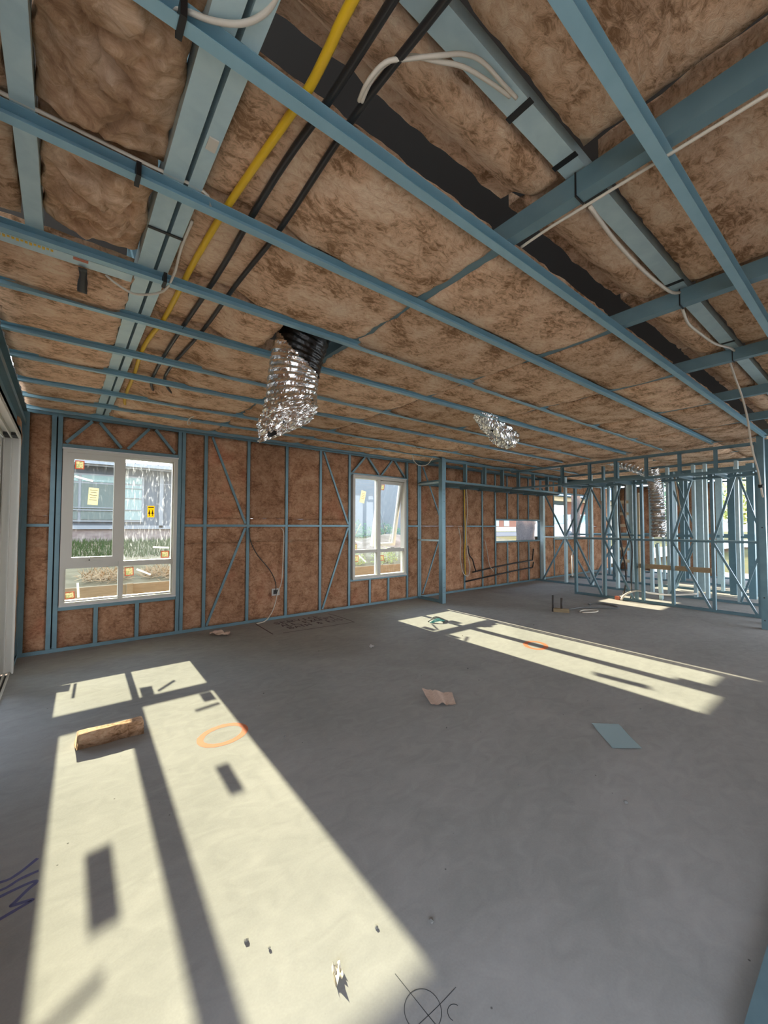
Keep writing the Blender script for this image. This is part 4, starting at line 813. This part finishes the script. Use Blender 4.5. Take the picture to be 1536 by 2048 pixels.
shrub(8.2, 12.2, .85, .75, .85, 1100, 'leaf', 'dark leafy shrub behind the dirt mound at the left of the narrow window'); shrub(9.75, 12.3, .85, .55, .75, 900, 'leaf', 'dark leafy shrub behind the dirt mound in the middle of the narrow window'); shrub(11.1, 12.3, .85, .7, .65, 900, 'leaf', 'dark leafy shrub at the right of the narrow window')
shrub(5.15, 7.6, .48, .28, .38, 420, 'leaf_pale', 'yellow-green weeds left on the retaining wall outside the narrow window', 'weeds', .05); shrub(6.05, 7.6, .48, .32, .45, 520, 'leaf_pale', 'yellow-green weeds right on the retaining wall outside the narrow window', 'weeds', .05)
for x, lab in ((.55, 'dry straw clump left on the retaining wall'), (1.35, 'dry straw clump right on the retaining wall')): shrub(x, 7.72, .50, .34, .16, 700, 'straw', lab, 'straw_clump', .13, .04)
mound = terrain('dirt_mound', 5.6, 10.6, 8.6, 11.4, 50, 30, lambda x, y: .45+.66*exp(-((x-8.1)/1.7)**2-((y-10)/.85)**2)+.06*noise.noise(Vector((x*2.5, y*2.5, 1))), 'soil'); tag(mound, 'heap of pale excavated dirt outside the narrow window', 'dirt heap')
thing(tube('stake', [(9.35, 11.6, .8), (9.05, 11.6, 1.95)], .018, 'rubber', smooth_n=1), 'thin leaning stake beyond the dirt heap', 'stake')
vs, fs = [], []
for k in range(9000):
    x, y = random.uniform(-3, 5), random.uniform(9.6, 11.9); z = .44+.5*min(1, (y-7.3)/4.2); a = random.uniform(0, pi); h = random.uniform(.05, .16)
    i = len(vs); vs += [(x-.012*cos(a), y-.012*sin(a), z-.03), (x+.012*cos(a), y+.012*sin(a), z-.03), (x+random.uniform(-.05, .05), y+random.uniform(-.05, .05), z+h)]; fs.append((i, i+1, i+2))
gr = mobj('grass', mesh('grass', vs, fs), 'grass'); tag(gr, 'green grass strip in front of the neighbouring house', 'grass', kind='stuff')
fe = empty('sky_block_fence', (-1.75, 3.9, -.16)); tag(fe, 'unseen grey paling fence added to block skylight at the sliding door', 'fence')  # added out of view to cut skylight through the door opening
for k in range(28): box('paling', -.012, .012, -3+.16*k, -2.842+.16*k, 0, 2.6, 'render_wall', fe)
# street side
fh = empty('brick_house', (64, 42, .55)); tag(fh, 'distant brick house across the road with a tiled roof', 'house')
local_mesh('wall', [(-9, 16, 0, 8, 0, 2.6)], 'far_brick', fh); mobj('roof', mesh('roof', [(-9.6, -.6, 2.6), (16.6, -.6, 2.6), (16.6, 8.6, 2.6), (-9.6, 8.6, 2.6), (-6, 4, 4.4), (13, 4, 4.4)], [(0, 1, 5, 4), (1, 2, 5), (2, 3, 4, 5), (3, 0, 4)]), 'roof_under', fh)
for a in (-7, -4, 2, 6, 10): local_mesh('window', [(a, a+1.5, -.05, .02, .8, 2.1)], 'glass_far', fh)
local_mesh('front_fence', [(-12, 16, -3.1, -3.0, 0, .7)], 'far_cream', fh)
nb2 = empty('carport_house', (27.6, 13, .5)); tag(nb2, 'house with brick pier and pale blue roof seen through the tall side opening', 'house')
local_mesh('pier', [(-1.5, .6, 0, .5, 0, 2.6)], 'far_brick', nb2); local_mesh('wall', [(.6, 8, 0, 1.5, 0, 2.6)], 'far_cream', nb2); mobj('roof', mesh('roof', [(-5, -.8, 2.7), (9, -.8, 2.7), (9, 5, 2.7), (-5, 5, 2.7), (-1, 2, 4.6), (6, 2, 4.6)], [(0, 1, 5, 4), (1, 2, 5), (2, 3, 4, 5), (3, 0, 4)]), 'roof_blue', nb2)
local_mesh('beam', [(-5, 8, -.2, 0, 2.45, 2.7)], 'timber_pale', nb2)
car = empty('car', (21.0, 10.8, .5)); tag(car, 'white car parked outside the tall side opening', 'car')
prof = [(-2.2, .35), (-2.2, .85), (-1.5, .98), (-.8, 1.45), (.9, 1.5), (1.7, 1.0), (2.2, .85), (2.2, .35)]
vs = [(x, -.85, z) for x, z in prof]+[(x, .85, z) for x, z in prof]; n_ = len(prof)
mobj('body', mesh('body', vs, [tuple(range(n_))[::-1], tuple(range(n_, 2*n_))]+[(i, (i+1) % n_, n_+(i+1) % n_, n_+i) for i in range(n_)]), 'car_paint', car)
for s in (-1, 1): mobj('side_window', mesh('side_window', [(x, s*.87, z) for x, z in ((-1.2, 1.02), (-.75, 1.40), (.8, 1.44), (1.4, 1.02))], [(0, 1, 2, 3)]), 'car_glass', car)
mobj('windscreen', mesh('windscreen', [(-1.52, -.7, 1.0), (-.83, -.7, 1.46), (-.83, .7, 1.46), (-1.52, .7, 1.0)], [(0, 1, 2, 3)]), 'car_glass', car)
for x in (-1.4, 1.4):
    for y in (-.82, .82): tube('wheel', [(x, y-.1, .32), (x, y+.1, .32)], .32, 'black', car, seg=14, smooth_n=1)
def tree(x, y, z, h, r, label, m='leaf'):
    e = shrub(x, y, z+h*.35, r, h*.65, 1500, m, label, 'tree', .35); e['category'] = 'tree'
    tube('trunk', [(0, 0, -h*.35-.05), (.05, 0, h*.3)], .14, 'timber', e, seg=8, smooth_n=1); return e
tree(26, 3.5, -.05, 4.5, 2.2, 'yellow-green tree beyond the far studs at the right', 'leaf_pale'); tree(30, 8, -.05, 5, 2.6, 'green tree beyond the far studs'); tree(46, 36, .5, 5, 2.5, 'street tree in front of the brick house', 'leaf_pale')
sh = crumpled('plastic_sheet', 'white plastic wrap hanging outside the splashback opening', 'plastic sheet', [(0, 0), (.85, 0), (.85, .9), (0, .9)], .04, 'wrap', n=16, seed=5); sh.rotation_euler = (radians(90), 0, 0); sh.location = (9.18, 5.80, 1.15)
sh = crumpled('plastic_sheet', 'white plastic wrap draped outside the tall side opening', 'plastic sheet', [(0, 0), (.55, 0), (.55, 1.5), (0, 1.5)], .05, 'wrap', n=16, seed=7); sh.rotation_euler = (radians(90), 0, 0); sh.location = (11.9, 5.85, 1.6)
